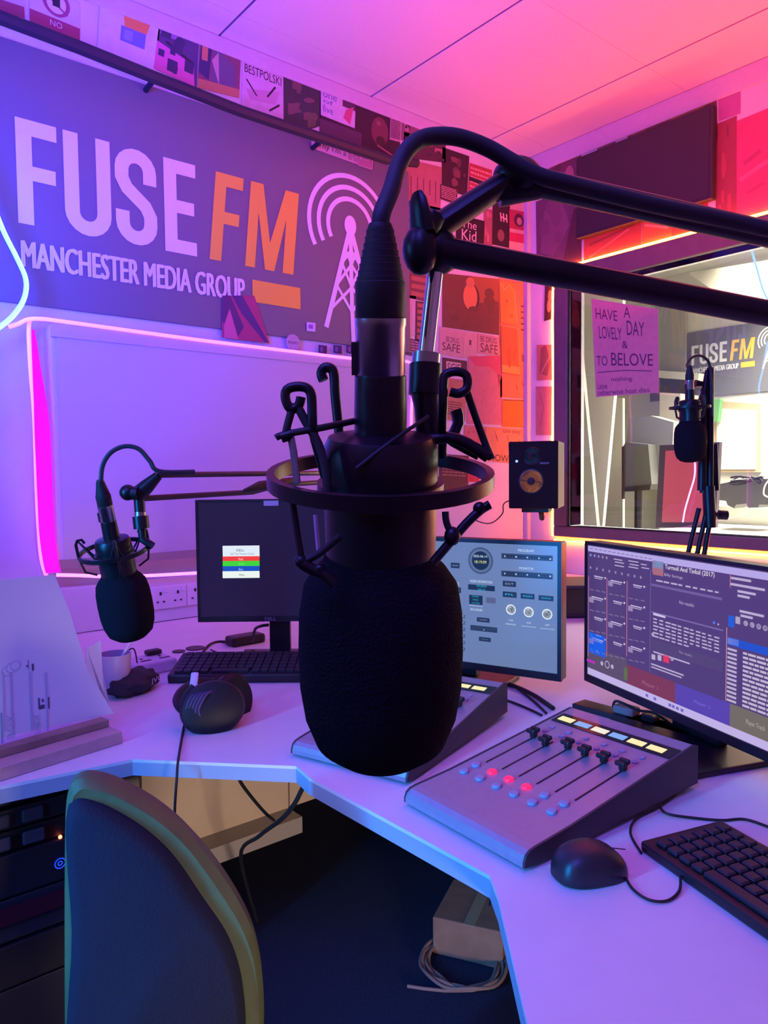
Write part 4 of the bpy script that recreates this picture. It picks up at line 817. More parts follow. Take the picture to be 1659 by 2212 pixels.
p0 = onZ(1390, 1840); keyboard(frame(V((p0.x-.002, p0.y+.004, DZ)), kx_, V((0, 0, 1)).cross(kx_), V((0, 0, 1))), .44, .150, 'black keyboard at the right edge of the desk beside the mouse', tilt=2)
kx2 = (onZ(640, 1475)-onZ(362, 1477)).normalized(); p0 = onZ(362, 1477)
keyboard(frame(p0, kx2, V((0, 0, 1)).cross(kx2), V((0, 0, 1))), .44, .155, 'dark keyboard below the left monitor', keys=False, tilt=9, thick=.024)
# mouse
mc = onZ(1270, 1896); md = (onZ(1335, 1868)-onZ(1203, 1893)).normalized()
T = frame(mc+V((.008, .004, 0)), md, V((0, 0, 1)).cross(md), V((0, 0, 1)))
t = thing('computer_mouse', T, 'black wired mouse in front of the mixing console', 'mouse')
b = bmesh.new(); bmesh.ops.create_uvsphere(b, u_segments=28, v_segments=18, radius=1)
for v in b.verts:
    x, y, z = v.co; s_ = lambda a, p: math.copysign(abs(a)**p, a)
    v.co = V((s_(x, .75)*.052, s_(y, .72)*.036, (s_(z, .8)*.043 if z > 0 else z*.004)+.003)); v.co.z *= (1-.28*max(0, x))
mb = MB(); mb.bm(b, mat('mouse_black', (.022, .019, .024), .38), None, True); mb.build('mouse_body', t)
mb = MB(); mb.b2((.008, -.0008, .0365), (.050, .0008, .0375), BLACKG, Mx.Translation((0, 0, 0)) @ Mx.Rotation(math.radians(14), 4, 'Y')); mb.v = [v+V((0, 0, .002)) for v in mb.v]; mb.build('button_seam', t)
mb = MB(); mb.cyl((.026, -.004, .031), (.026, .004, .031), .007, RUB); mb.build('scroll_wheel', t)
dz_ = DZ+.003
cable('mouse_cable', [mc+md*.050+V((0, 0, .012)), onZ(1347, 1885, dz_), onZ(1365, 1918, dz_), onZ(1400, 1943, dz_), onZ(1440, 1946, dz_), onZ(1467, 1925, dz_), onZ(1470, 1893, dz_+.002)], .0019, RUB, 'thin black mouse cable looping toward the keyboard')
cable('console_cable', [onZ(1290, 1830, dz_), onZ(1300, 1822, dz_), onZ(1385, 1842, dz_), onZ(1362, 1800, dz_), onZ(1375, 1768, dz_), onZ(1425, 1742, dz_), onZ(1480, 1700, dz_), onZ(1492, 1675, dz_)][2:], .0019, RUB, 'black cable curving from the console corner to the keyboard')
cable('keyboard_cable', [onZ(1425, 1742, dz_+.004), onZ(1442, 1758, dz_+.003), onZ(1500, 1767, dz_), onZ(1560, 1772, dz_), onZ(1610, 1770, dz_), onZ(1670, 1790, dz_)], .0022, RUB, 'black cable passing behind the top corner of the right keyboard')
cable('desk_cable', [onZ(1490, 1610, dz_), onZ(1540, 1618, dz_), onZ(1590, 1632, dz_), onZ(1625, 1628, dz_), onZ(1680, 1618, dz_)], .0022, RUB, 'thin cable on the desk below the right monitor')
for i, (pts, r_, lab) in enumerate((([(1000, 1440), (1040, 1462), (1100, 1478), (1150, 1500), (1195, 1530)], .0055, 'thickest black cable between centre monitor and front console'),
        ([(1060, 1450), (1100, 1475), (1150, 1512), (1180, 1540)], .003, 'thinner black cable beside the thick one behind the consoles'),
        ([(1093, 1512), (1120, 1522), (1150, 1535), (1170, 1545)], .003, 'short black cable joining the two mixing consoles'))):
    cable('desk_cable', [onZ(x, y, DZ+r_+.001) for x, y in pts], r_, RUB, lab)
# clutter under the right monitor
t = thing('adapter_tray', onZ(1400, 1560), 'dark tray of adapters and plugs under the right monitor', 'tray')
a_, b_ = onZ(1235, 1530), onZ(1480, 1600); dx = (b_-a_).normalized(); T = frame(a_, dx, V((0, 0, 1)).cross(dx), V((0, 0, 1)))
mb = MB(); mb.b2((0, 0, 0), ((b_-a_).length, .05, .012), BLACK, T, bev=.003); mb.build('tray_base', t, True)
mb = MB(); mb.b2((.10, .012, .012), (.15, .045, .03), WOOD, T, bev=.004); mb.b2((.17, .01, .012), (.20, .04, .028), BLACK, T, bev=.003); mb.build('plug', t, True)
cable('plug_cable', [T @ V((.09, .03, .02)), T @ V((.12, .0, .045)), T @ V((.16, .02, .03)), T @ V((.21, .0, .04)), T @ V((.24, .03, .01))], .003, RUB, 'tangled cable on the tray under the right monitor')

pe = onZ(1238, 1336); T = frame(pe, (rt0 := V((RT.x, RT.y, 0)).normalized()), V((0, 0, 1)).cross(rt0), V((0, 0, 1)))
t = thing('equipment_box', T, 'black equipment box at the back of the desk, between centre and right monitors', 'equipment')
mb = MB(); mb.box((0, .12, .064), (.42, .24, .120), DGREY, bev=.005); mb.build('box_body', t)
mb = MB(); mb.b2((-.19, -.004, .02), (.19, .001, .11), BLACKG); mb.build('front_panel', t)
mb = MB()
for x in (-.17, .17): mb.cyl((x, .04, 0), (x, .04, .006), .012, RUB); mb.cyl((x, .2, 0), (x, .2, .006), .012, RUB)
mb.build('foot', t)
# ================================================================== LEFT DESK ITEMS
# headphones
hz = onZ(455, 1586); ht = hz.copy()
t = thing('headphones', hz, 'black studio headphones lying on the desk, cup facing out', 'headphones')
CUP = mat('cup_black', (.008, .007, .010), .5, spec=.3); PAD = mat('ear_pad', (.010, .009, .012), .75)
fwd = V((FW.x, FW.y, 0)).normalized(); rt = V((RT.x, RT.y, 0)).normalized(); up = V((0, 0, 1))
def hp(px, py, back=0): return D(px, py, 1.585+back)
c1 = hp(460, 1529, .01); n1 = (-fwd*1+rt*.30+up*.35).normalized()
T1 = zframe(c1, n1); mb = MB(); mb.lathe([(.050, -.030), (.066, -.024), (.070, -.008), (.064, .006), (.045, .012), (0, .013)], CUP, T1, 32, 1, .84); mb.build('ear_cup', t, True)
mb = MB(); mb.lathe([(.042, -.052), (.060, -.048), (.066, -.038), (.062, -.028), (.05, -.028)], PAD, T1, 32, 1, .84); mb.build('ear_pad', t, True)
c2 = hp(508, 1512, .11); T2_ = zframe(c2, (-fwd*.6+rt*1+up*.2)); mb = MB(); mb.lathe([(.04, -.03), (.058, -.022), (.062, -.006), (.052, .006), (0, .010)], CUP, T2_, 28); mb.build('ear_cup', t, True)
mb = MB(); mb.lathe([(.038, -.048), (.056, -.044), (.060, -.034), (.05, -.028)], PAD, T2_, 28); mb.build('ear_pad', t, True)
band = [hp(412, 1545, .01), hp(392, 1532, .02), hp(384, 1515, .05), hp(392, 1495, .10), hp(408, 1482, .15), hp(432, 1472, .19), hp(460, 1472, .2), hp(490, 1482, .19), hp(515, 1500, .15)]
mb = MB(); mb.tube(smooth_path(band, 5), .012, CUP, 10, flat=.6); mb.build('headband', t, True)
mb = MB(); mb.tube([hp(420, 1485, .03), hp(405, 1500, .02), hp(398, 1520, .01), hp(415, 1545, .0)], .011, PAD, 8); mb.build('yoke', t, True)
mb = MB(); mb.tube([hp(421, 1454, .12), hp(419, 1472, .10), hp(417, 1485, .09)], .0085, mat('label_w', (.70, .68, .78), .5), 8, flat=.35); o = mb.build('white_tag', t, True); o['label'] = 'white paper tag'
mb = MB()
for i in range(5): mb.tube(smooth_path([hp(405+i*7, 1556-i*2, -.01), hp(402+i*7, 1530, -.01), hp(416+i*8, 1502-i, .0), hp(438+i*7, 1494, .02)], 4), .0035, mat('cord_violet', (.05, .03, .10), .5), 6)
mb.build('coiled_lead', t, True)
cable('headphone_cable', [hp(404, 1548), onZ(397, 1570, DZ+.004), onZ(390, 1610, DZ+.004), onZ(384, 1650, DZ+.004), D(382, 1680, 1.38), D(379, 1720, 1.38), D(377, 1762, 1.39)], .0026, RUB, 'headphone cable running off the desk edge and hanging down')
# pen pot with pen
pz = onZ(250, 1500); k = 1/1600*2.0
t = thing('pen_pot', pz, 'translucent lilac pen pot behind the white carton', 'pot')
mb = MB(); mb.lathe([(.034, 0), (.040, .105), (.037, .105), (.032, .004), (0, .004)], mat('pot_plastic', (.42, .34, .50), .35), Mx.Translation(pz)); mb.build('pot_body', t, True)
mb = MB(); a_, b_ = D(259, 1428, 1.86), D(292, 1364, 1.86); mb.tube([a_+(a_-b_)*1.0, b_], .0035, mat('pen_pale', (.75, .62, .80), .4), 8); t = thing('pen', b_, 'slim pale pen leaning out of the pot', 'pen'); mb.build('pen_barrel', t, True)
mb = MB(); mb.tube([b_, b_+(b_-a_)*.06], [.0035, .002], mat('pen_cap', (.3, .1, .45), .4), 8); mb.build('pen_end', t, True)
# soft black case
cz = onZ(285, 1498)
t = thing('soft_case', cz, 'crumpled black soft case with white lettering beside the pen pot', 'case')
b = bmesh.new(); bmesh.ops.create_icosphere(b, subdivisions=4, radius=1); r = random.Random(9)
ax = (onZ(335, 1470)-onZ(240, 1515)).normalized(); TC = frame(cz+V((.01, .015, .0)), ax, V((0, 0, 1)).cross(ax), V((0, 0, 1)))
from mathutils import noise as mnoise
for v in b.verts:
    n_ = mnoise.noise(v.co*2.2)*.25+mnoise.noise(v.co*5)*.10; v.co = V((v.co.x*.082*(1+n_*.5), v.co.y*.05*(1+n_), max(.0, v.co.z*.032*(1+n_)+.024)))
mb = MB(); mb.bm(b, mat('case_cloth', (.020, .017, .026), .8, bump=.4, nscale=300), TC, True); mb.build('case_body', t, True)
mb = MB(); prt(mb, [(-.002, .036), (.046, .036), (.046, .020), (-.002, .020)], .0, [('t', 0, 0, 1, 1, 'JVC', (.6, .55, .7))], TC @ Mx.Translation((0, -.0535, 0))); mb.build('lettering', t, True)
# power block
pz = onZ(345, 1455); ax = (onZ(385, 1438)-onZ(300, 1455)).normalized()
t = thing('power_block', pz, 'pale multi-socket power block behind the soft case', 'power strip'); TC = frame(pz, ax, V((0, 0, 1)).cross(ax), V((0, 0, 1)))
mb = MB(); mb.b2((-.07, 0, 0), (.055, .10, .035), mat('block_plastic', (.62, .50, .64), .45), TC, bev=.006); mb.build('block_body', t, True)
for dx_ in (-.04, .015):
    mb = MB(); mb.b2((dx_, .025, .035), (dx_+.03, .035, .0358), HOLE, TC); mb.b2((dx_+.01, .05, .035), (dx_+.016, .065, .0358), HOLE, TC); mb.build('socket_hole', t, True)
mb = MB(); mb.b2((.0, .07, .035), (.045, .10, .05), BLACK, TC, bev=.006); mb.build('plug', t, True)
cable('block_cable', [TC @ V((-.055, .02, .036)), TC @ V((-.06, .03, .075)), TC @ V((-.085, .04, .06)), TC @ V((-.13, .05, .01))], .002, RUB, 'thin black cable arching out of the power block')
# transformer lump + cables under the left monitor
pz = onZ(530, 1390); t = thing('power_adapter', pz, 'flat black power adapter on the desk behind the keyboard', 'adapter')
mb = MB(); mb.box((pz.x, pz.y, DZ+.015), (.12, .06, .03), BLACK, bev=.008); mb.build('adapter_body', t, True)
cable('adapter_cable', [onZ(432, 1420, dz_), onZ(445, 1400, dz_), onZ(460, 1389, dz_), onZ(480, 1386, dz_), onZ(500, 1388, dz_+.01)], .0045, RUB, 'black cable from the adapter down behind the keyboard')
cable('adapter_cable', [onZ(545, 1386, dz_+.02), D(548, 1372, 2.3), D(552, 1358, 2.25), D(565, 1352, 2.2), D(580, 1350, 2.19)], .0045, RUB, 'black cable rising from the adapter to the left monitor')
cable('thin_desk_cable', [onZ(455, 1403, dz_), onZ(470, 1409, dz_), onZ(495, 1410, dz_), onZ(510, 1415, dz_)], .002, RUB, 'very thin cable lying just behind the left keyboard')
# riser and white carton at the far left
a_, b_ = onZ(-200, 1752), onZ(265, 1606); dx = (b_-a_).normalized(); dy = V((0, 0, 1)).cross(dx); T = frame(a_, dx, dy, V((0, 0, 1))); Lr = (b_-a_).length
t = thing('desk_riser', T, 'low brown wooden riser at the left edge of the desk', 'riser')
mb = MB(); mb.b2((0, 0, 0), (Lr, .14, .026), mat('riser_front', (.48, .34, .34), .5, noise=.1), None, bev=.002); mb.build('riser_board', t)
mb = MB(); mb.b2((0, .045, .026), (Lr-.003, .075, .042), WOOD, None, bev=.002); mb.build('riser_lip', t)
CT = frame(T @ V((Lr, .078, .027)), dx, (dy*.97+V((0, 0, .0))).normalized(), V((0, 0, 1)))
PC = Pl(CT)
WC = mat('carton_white', (.68, .72, .84), .6, noise=.04, nscale=10); pc = [PC.uv(x, y) for x, y in ((-120, 1262), (118, 1242), (150, 1320), (190, 1450), (246, 1541), (-120, 1620))]
t = thing('white_carton', CT, 'white printed carton standing on the riser at the left edge', 'carton')
T3 = frame(V((0, 0, 0)), V((1, 0, 0)), V((0, 0, 1)), V((0, -1, 0)))
mb = MB(); mb.prism([(x, max(z, .001)) for x, z in pc], -.004, 0, WC, T3); mb.build('carton_panel', t)
pf = [PC.uv(x, y) for x, y in ((192, 1402), (223, 1385), (226, 1440), (232, 1530), (246, 1541), (190, 1450))]
mb = MB(); mb.prism([(x, max(z, .001)) for x, z in pf], -.012, -.010, WC, T3); mb.build('carton_flap', t)
pl_ = [PC.uv(x, y) for x, y in ((-120, 1262), (118, 1242))]
mb = MB(); mb.v = []; 
pk = [V((pc[4][0]-.01, .07, .0)), V((pc[0][0], .07, .0))]
mb.prism([(pc[0][0], .0), (pc[4][0]-.005, .0), (pc[4][0]-.005, .004), (pc[0][0], .004)], -.08, -.004, WC, T3); mb.build('carton_base', t)
u = UI(PC, None, .0004); IK = mat('carton_ink', (.08, .08, .16), .6); IF = mat('carton_faint', (.42, .46, .66), .6)
for x, y in ((15, 1450), (24, 1443), (33, 1438)): u.e(x, y, .010, IF, WC)
def im(*a): 
    u.r(*a[:4], IK)
im(60, 1425, 62, 1446); im(68, 1434, 73, 1448); im(56, 1437, 60, 1440)
im(82, 1508, 86, 1530); im(103, 1506, 107, 1530); im(84, 1524, 96, 1530); im(90, 1510, 94, 1516)
u.mb.add([], [], IK)
for (x0_, y0_, x1_, y1_) in ((14, 1545, 32, 1592), (72, 1545, 88, 1583)):
    a = PC.uv(x0_, y0_); b_ = PC.uv(x1_, y1_); vs, fs = text_geo('BOX' if x0_ < 50 else 'UNBOX')
    u.mb.add([(b_[0]-(b_[0]-a[0])*v_, -.0008, b_[1]+(a[1]-b_[1])*u_) for u_, v_ in vs], fs, IF)
for x in (8, 24, 66, 100): u.r(x, 1452, x+1.5, 1580, IF)
u.r(0, 1540, 7, 1605, mat('carton_teal', (.20, .42, .55), .6))
u.done(t, 'printing')

# ================================================================== SPEAKER
c = D(1152, 1026, 3.3); T = frame(c, (rt*math.cos(.34)-fwd*math.sin(.34)), (fwd*math.cos(.34)+rt*math.sin(.34)), V((0, 0, 1)))
t = thing('studio_speaker', T, 'black studio speaker with yellow ring cone beside the window', 'speaker'); W_, H_ = .218, .300
mb = MB(); mb.box((0, .13, 0), (W_, .25, H_), mat('speaker_side', (.16, .14, .13), .5), bev=.004); mb.build('cabinet', t)
mb = MB(); mb.box((0, .0, 0), (W_, .014, H_), mat('speaker_front', (.010, .008, .008), .6, spec=.15), bev=.006); mb.build('front_baffle', t)
Tf = frame(V((-.008, -.007, -.028)), V((1, 0, 0)), V((0, 0, 1)), V((0, -1, 0))) 
mb = MB(); mb.lathe([(.056, 0), (.056, .003), (.050, .004)], BLACK, Tf); mb.lathe([(.050, .004), (.044, .002), (.024, -.004)], mat('cone_yellow', (1.0, .56, .06), .6, spec=.1), Tf); mb.lathe([(.024, -.001), (.016, .005), (0, .008)], BLACK, Tf); mb.build('woofer', t)
Tw = frame(V((-.008, -.007, .085)), V((1, 0, 0)), V((0, 0, 1)), V((0, -1, 0)))
mb = MB(); mb.lathe([(.042, 0), (.040, .002), (.022, -.003), (.015, .002), (0, .005)], BLACKG, Tw); mb.build('tweeter', t)
mb = MB(); mb.cyl((-.072, -.006, .062), (-.072, -.011, .062), .006, mat('badge', (.6, .6, .8), .3, metal=1, emit=(.4, .4, .8), es=.6)); mb.b2((.03, -.0085, .048), (.07, -.0065, .056), mat('badge2', (.10, .09, .12), .4)); mb.build('badge', t)
mb = MB(); mb.box((0, .12, -H_/2-.01), (.12, .14, .02), METALB, bev=.003); mb.build('bracket_plate', t)
mb = MB(); pw = V((WB-.002, 2.60, c.z-.19)); mb.tube([T @ V((.02, .12, -H_/2-.02)), T @ V((.02, .14, -H_/2-.05)), pw], .013, METALB, 10); mb.build('bracket_arm', t, True)
cable('speaker_cable', [T @ V((-.05, .262, -.10)), D(1092, 1085, 3.5), D(1085, 1110, 3.4), D(1060, 1130, 3.6), D(1030, 1125, 3.85), D(1002, 1105, 3.98)], .003, RUB, 'thin black cable drooping from the speaker along the wall')

# ================================================================== MICROPHONES
def mic(T, label, s=1.0, hi=True):
    """end-address broadcast microphone hanging foam-down in its own frame: z up the body, origin at the shock ring"""
    t = thing('studio_microphone', T, label, 'microphone')
    mb = MB(); P = [(0, -.1445), (.012, -.144), (.024, -.140), (.033, -.132), (.0375, -.119), (.0395, -.104), (.0398, -.085), (.0390, -.066), (.0365, -.052), (.031, -.044), (.0275, -.041), (.026, -.036)]
    mb.lathe(P, FOAM, None, 48); mb.build('foam_windscreen', t)
    mb = MB(); mb.lathe([(.0255, -.044), (.0258, -.03), (.0262, .006), (.0258, .014), (.0235, .0185), (.016, .0200), (.0115, .0205)], METALB, None, 40); mb.build('microphone_body', t)
    mb = MB(); mb.lathe([(.0117, .019), (.0117, .030), (.0113, .0455), (.0100, .0460)], METALB, None, 24); mb.build('connector_socket', t)
    mb = MB(); mb.lathe([(.0100, .045), (.0108, .0462), (.0108, .066), (.0112, .067), (.0112, .070), (.009, .0705)], SILVER, None, 28); mb.b2((-.0125, -.004, .046), (-.0095, .004, .060), BLACK); mb.build('connector_shell', t)
    pr = [(.0095, .069), (.0107, .0705), (.0108, .085)]
    z = .085
    for i in range(8): pr += [(.0101-i*.0006, z+.0004), (.0101-i*.0006, z+.0019), (.0096-i*.0006, z+.0021), (.0096-i*.0006, z+.0027)]; z += .0027
    pr += [(.0045, z+.002)]
    mb = MB(); mb.lathe(pr, RUB, None, 24); mb.build('connector_boot', t)
    return t
def mframe(o, tilt, lean=0):    # z up the body; top tipped toward the camera by tilt, to the right by lean
    z = (-DN*math.cos(tilt)-FW*math.sin(tilt)); z = (z+RT*math.tan(lean)).normalized(); y = z.cross(RT).normalized(); x = y.cross(z); return frame(o, x, y, z)
def shock(T, label, arms=True):
    t = thing('shock_mount', T, label, 'shock mount')
    def ring(r, zz, hw, th, m=METALB, n=40):
        mb = MB(); mb.lathe([(r-th, zz-hw), (r, zz-hw), (r, zz+hw), (r-th, zz+hw), (r-th, zz-hw)], m, None, n, cap=False); return mb
    ring(.0515, 0, .0032, .0035).build('outer_ring', t); ring(.029, -.006, .004, .0028).build('inner_collar', t)
    if arms:
        for a in (25, 115, 205, 295):
            a = math.radians(a); c_, s_ = math.cos(a), math.sin(a); mb = MB()
            P = [(.050, -.002), (.050, .020), (.047, .026), (.041, .026), (.038, .020)]
            mb.tube([(r_*c_, r_*s_, z_) for r_, z_ in P], .0022, METALB, 6); mb.build('hook_arm', t)
            for d_ in (-.35, .35):
                mb = MB(); mb.tube([(.046*c_, .046*s_, .024), (.030*math.cos(a+d_), .030*math.sin(a+d_), -.006)], .0013, RUB, 6); mb.build('elastic_band', t)
            mb = MB(); mb.tube([(.050*c_, .050*s_, -.002), (.045*c_, .045*s_, -.024), (.030*c_, .030*s_, -.032)], .0016, METALB, 6); mb.build('lower_arm', t)
    return t
# main microphone
DM = .338
T = mframe(D(822, 1030, DM), math.radians(15))
mic(T, 'large black broadcast microphone with foam windscreen hanging in the foreground')
t = shock(T, 'black elastic shock mount ring around the large foreground microphone', False)
BLU = METALB
def rod(nm, pts, r, m=METALB, sm=3, flat_=1, n=10):
    P = [D(x, y, z) for x, y, z in pts]; mb = MB(); mb.tube(smooth_path(P, sm) if sm > 1 else P, r, m, n, flat=flat_); return mb.build(nm, t, True)
n_, f_ = DM-.028, DM+.03
rod('hook_arm', [(702, 1030, DM-.01), (690, 985, DM-.015), (676, 930, n_), (674, 880, n_), (672, 852, n_), (662, 838, n_), (640, 835, n_), (620, 842, n_), (617, 862, n_), (628, 884, n_), (645, 876, n_), (650, 858, n_)], .0021)
rod('elastic_band', [(634, 872, n_), (622, 915, n_), (616, 942, n_)], .0017, RUB)
rod('elastic_band', [(640, 872, n_), (660, 910, n_), (688, 960, n_), (704, 1020, n_), (708, 1080, n_)], .0019, RUB)
rod('elastic_band', [(596, 946, n_), (615, 938, n_), (690, 925, n_), (772, 908, DM)], .0015, RUB, 2)
rod('band_clip', [(608, 945, n_), (632, 938, n_)], .0024, METALB, 1)
rod('rear_hook', [(735, 960, f_), (729, 900, f_), (724, 850, f_), (722, 812, f_), (716, 797, f_), (702, 794, f_), (694, 806, f_), (699, 822, f_)], .0026)
rod('strap', [(627, 940, n_), (634, 975, n_), (642, 1045, n_)], .0022, mat('strap_tan', (.20, .12, .10), .6), 2, .5)
rod('hook_arm', [(956, 985, DM+.01), (955, 930, DM), (957, 870, DM-.01), (958, 820, DM-.01), (968, 806, DM-.01), (990, 803, DM-.01), (1008, 812, DM-.01), (1009, 838, DM-.01), (992, 850, DM-.01), (972, 846, DM-.01)], .0021)
rod('elastic_band', [(1005, 835, DM-.01), (1022, 885, DM-.005), (1045, 950, DM), (1062, 992, DM)], .0017, RUB)
rod('cross_arm', [(900, 955, DM), (965, 945, DM), (1010, 958, DM), (1055, 988, DM)], .0028, METALB, 2)
rod('cross_arm', [(955, 935, DM+.01), (978, 955, DM+.012), (1035, 985, DM+.01)], .0022, METALB, 2)
rod('wedge', [(985, 886, DM+.02), (990, 915, DM+.02), (975, 945, DM+.02)], .0036, METALB, 2, .6)
rod('elastic_band', [(770, 1012, n_+.0), (850, 950, n_+.002), (925, 900, DM-.008)], .0009, RUB, 2)
rod('lower_arm', [(1058, 1090, DM-.01), (1038, 1102, DM-.01), (1008, 1130, DM-.01), (975, 1168, DM-.01), (935, 1215, DM-.01)], .0021)
rod('elastic_band', [(962, 1105, DM-.01), (965, 1130, DM-.01), (978, 1160, DM-.01)], .0016, RUB)
mb = MB(); mb.ball(D(977, 1158, DM-.012), .0036, METALB, sc=(1, 1, 1.2)); mb.build('band_knob', t, True)
mb = MB(); mb.ball(D(1036, 1098, DM-.01), .0030, METALB); mb.build('band_knob', t, True)
rod('lower_arm', [(632, 1085, n_), (640, 1140, n_), (650, 1200, n_)], .0015)
rod('elastic_band', [(652, 1215, n_), (690, 1195, n_), (735, 1158, n_)], .0016, RUB)
for x, y in ((650, 1212), (691, 1230)): mb = MB(); mb.ball(D(x, y, n_), .0028, METALB); mb.build('band_knob', t, True)
rod('lower_arm', [(652, 1216, n_), (672, 1228, n_), (700, 1240, n_), (724, 1262, n_)], .0026)
rod('strap', [(681, 1112, DM+.02), (684, 1150, DM+.02), (688, 1192, DM+.02)], .0010, mat('strap_pink', (.55, .25, .45), .6), 2)
# main boom arm
t = thing('boom_arm', D(930, 540, .345), 'black twin-tube boom arm crossing from the right above the large microphone', 'microphone arm')
def dl(z0, x0, z1, x1, x): return z0+(z1-z0)*(x-x0)/(x1-x0)
A0, A1 = D(945, 541, .340), D(1659, 677, .386); B0, B1 = D(1105, 382, .350), D(1659, 506, .390)
mb = MB(); mb.tube([A0, A1+(A1-A0)*.75], .0066, METALB, 16); mb.build('lower_tube', t, True)
mb = MB(); mb.tube([B0, B1+(B1-B0)*.95], .0066, METALB, 16); mb.build('upper_tube', t, True)
ea, eb = A1+(A1-A0)*.75, B1+(B1-B0)*.95; mb = MB(); mb.tube([ea+(ea-eb)*.2, eb+(eb-ea)*.2], .014, METALB, 12); mb.build('elbow', t, True)
mb = MB(); mb.tube([ea, V((ea.x, ea.y, DZ+.03))], .010, METALB, 12); mb.tube([V((ea.x, ea.y, DZ)), V((ea.x, ea.y, DZ+.04))], .03, METALB, 16); mb.build('post', t, True)
mb = MB(); P0, P1 = D(928, 502, .345), D(1115, 378, .352); mb.tube([P0, P1], [.0095, .0085], METALB, 12, flat=.65); mb.build('head_bracket', t, True)
mb = MB(); mb.ball(D(1118, 385, .352), .0115, METALB, sc=(1.1, 1, .85)); mb.ball(D(945, 545, .345), .0105, METALB, sc=(1.1, 1, 1)); mb.tube([D(1080, 405, .352), D(1165, 400, .352)], [.009, .0066], METALB, 12); mb.build('joint_hub', t, True)
mb = MB(); mb.tube([D(912, 500, .335), D(908, 465, .333), D(903, 432, .332), D(901, 416, .332)], [.0075, .0065, .0052, .003], METALB, 12, flat=.55)
mb.ball(D(908, 540, .336), .0098, METALB, sc=(.85, .85, 1.15)); mb.tube([D(918, 500, .336), D(935, 470, .338)], .006, METALB, 10); mb.build('wing_nut', t, True)
mb = MB(); mb.tube([D(943, 560, .345), D(930, 676, .347), D(919, 775, .348)], .0038, CHROME, 16); mb.build('silver_rod', t, True)
mb = MB(); mb.tube([D(921, 764, .348), D(919, 788, .348)], .0066, SILVER, 20); mb.tube([D(919, 787, .348), D(917, 852, .348)], .0076, METALB, 24); mb.tube([D(918, 850, .348), D(922, 880, .348), D(926, 960, .348)], [.0066, .0060, .0055], METALB, 16); mb.build('thread_adapter', t, True)
# main cable
t = thing('microphone_cable', D(835, 470, .308), 'thick black cable arching from the large microphone onto the boom arm', 'cable')
mb = MB(); Zm = T
pts = [T @ V((0, 0, .104)), T @ V((.0006, 0, .112)), D(845, 410, .315), D(862, 355, .322), D(888, 315, .326), D(925, 296, .330), D(985, 296, .334), D(1050, 318, .338), D(1110, 352, .340), D(1160, 378, .342), D(1220, 395, .345), D(1400, 440, .358), D(1560, 474, .372), D(1680, 500, .38)]
mb.tube(smooth_path(pts, 6), .0038, mat('cable_jacket', (.016, .020, .028), .6), 14); mb.build('cable_run', t, True)
# small left microphone
T = mframe(D(247, 1189, 1.10), math.radians(17), math.radians(-5.0))
mic(T, 'smaller looking black microphone hanging in front of the white board at left'); shock(T, 'spider shock mount of the left microphone below the thin arm')
t = thing('boom_arm', D(290, 1060, 1.03), 'thin twin-tube boom arm holding the left microphone', 'microphone arm')
q_ = 1.10
ARM2 = mat('arm_brown', (.07, .04, .05), .4)
mb = MB(); mb.tube([D(343, 1026, q_), D(580, 1023, 1.25), D(690, 1022, 1.38), D(830, 1024, 1.9)], .0046, ARM2, 10); mb.build('upper_tube', t, True)
mb = MB(); mb.tube([D(306, 1077, q_), D(545, 1063, 1.25), D(600, 1048, 1.3), D(690, 1042, 1.4), D(830, 1040, 1.9)], .0046, ARM2, 10); mb.build('lower_tube', t, True)
mb = MB(); mb.tube([D(528, 1060, 1.18), D(562, 1050, 1.21), D(640, 1038, 1.29)], [.003, .0085, .007], METALB, 10); mb.build('spring_cover', t, True)
mb = MB(); mb.tube([D(294, 1072, q_), D(318, 1050, q_), D(342, 1027, q_)], [.013, .011, .007], METALB, 10); mb.build('head_bracket', t, True)
mb = MB(); mb.ball(D(276, 1064, q_-.01), .012, METALB); mb.tube([D(272, 1064, q_-.01), D(298, 1066, q_-.01)], .010, METALB, 12); mb.build('wing_nut', t, True)
mb = MB(); mb.tube([D(299, 1060, q_), D(303, 1112, q_)], .0080, METALB, 14); mb.tube([D(303, 1106, q_), D(303, 1115, q_)], .0085, SILVER, 14); mb.tube([D(303, 1115, q_), D(306, 1142, q_)], .0115, METALB, 16); mb.tube([D(306, 1142, q_), D(308, 1165, q_), D(330, 1180, q_)], .006, METALB, 10); mb.build('thread_adapter', t, True)
pb = D(830, 1030, 1.9); mb = MB(); mb.tube([V((pb.x, pb.y, DZ+.02)), pb+V((0, 0, .02))], .009, METALB, 12); mb.tube([V((pb.x, pb.y, DZ)), V((pb.x, pb.y, DZ+.04))], .028, METALB, 16); mb.build('post', t, True)
cable('microphone_cable', [T @ V((0, 0, .105)), D(218, 1040, 1.07), D(222, 1005, 1.07), D(240, 977, 1.07), D(270, 964, 1.075), D(300, 970, 1.08), D(323, 995, 1.085), D(344, 1018, 1.09), D(420, 1019, 1.12)], .0034, mat('cable_jacket'), 'black cable looping above the left microphone')
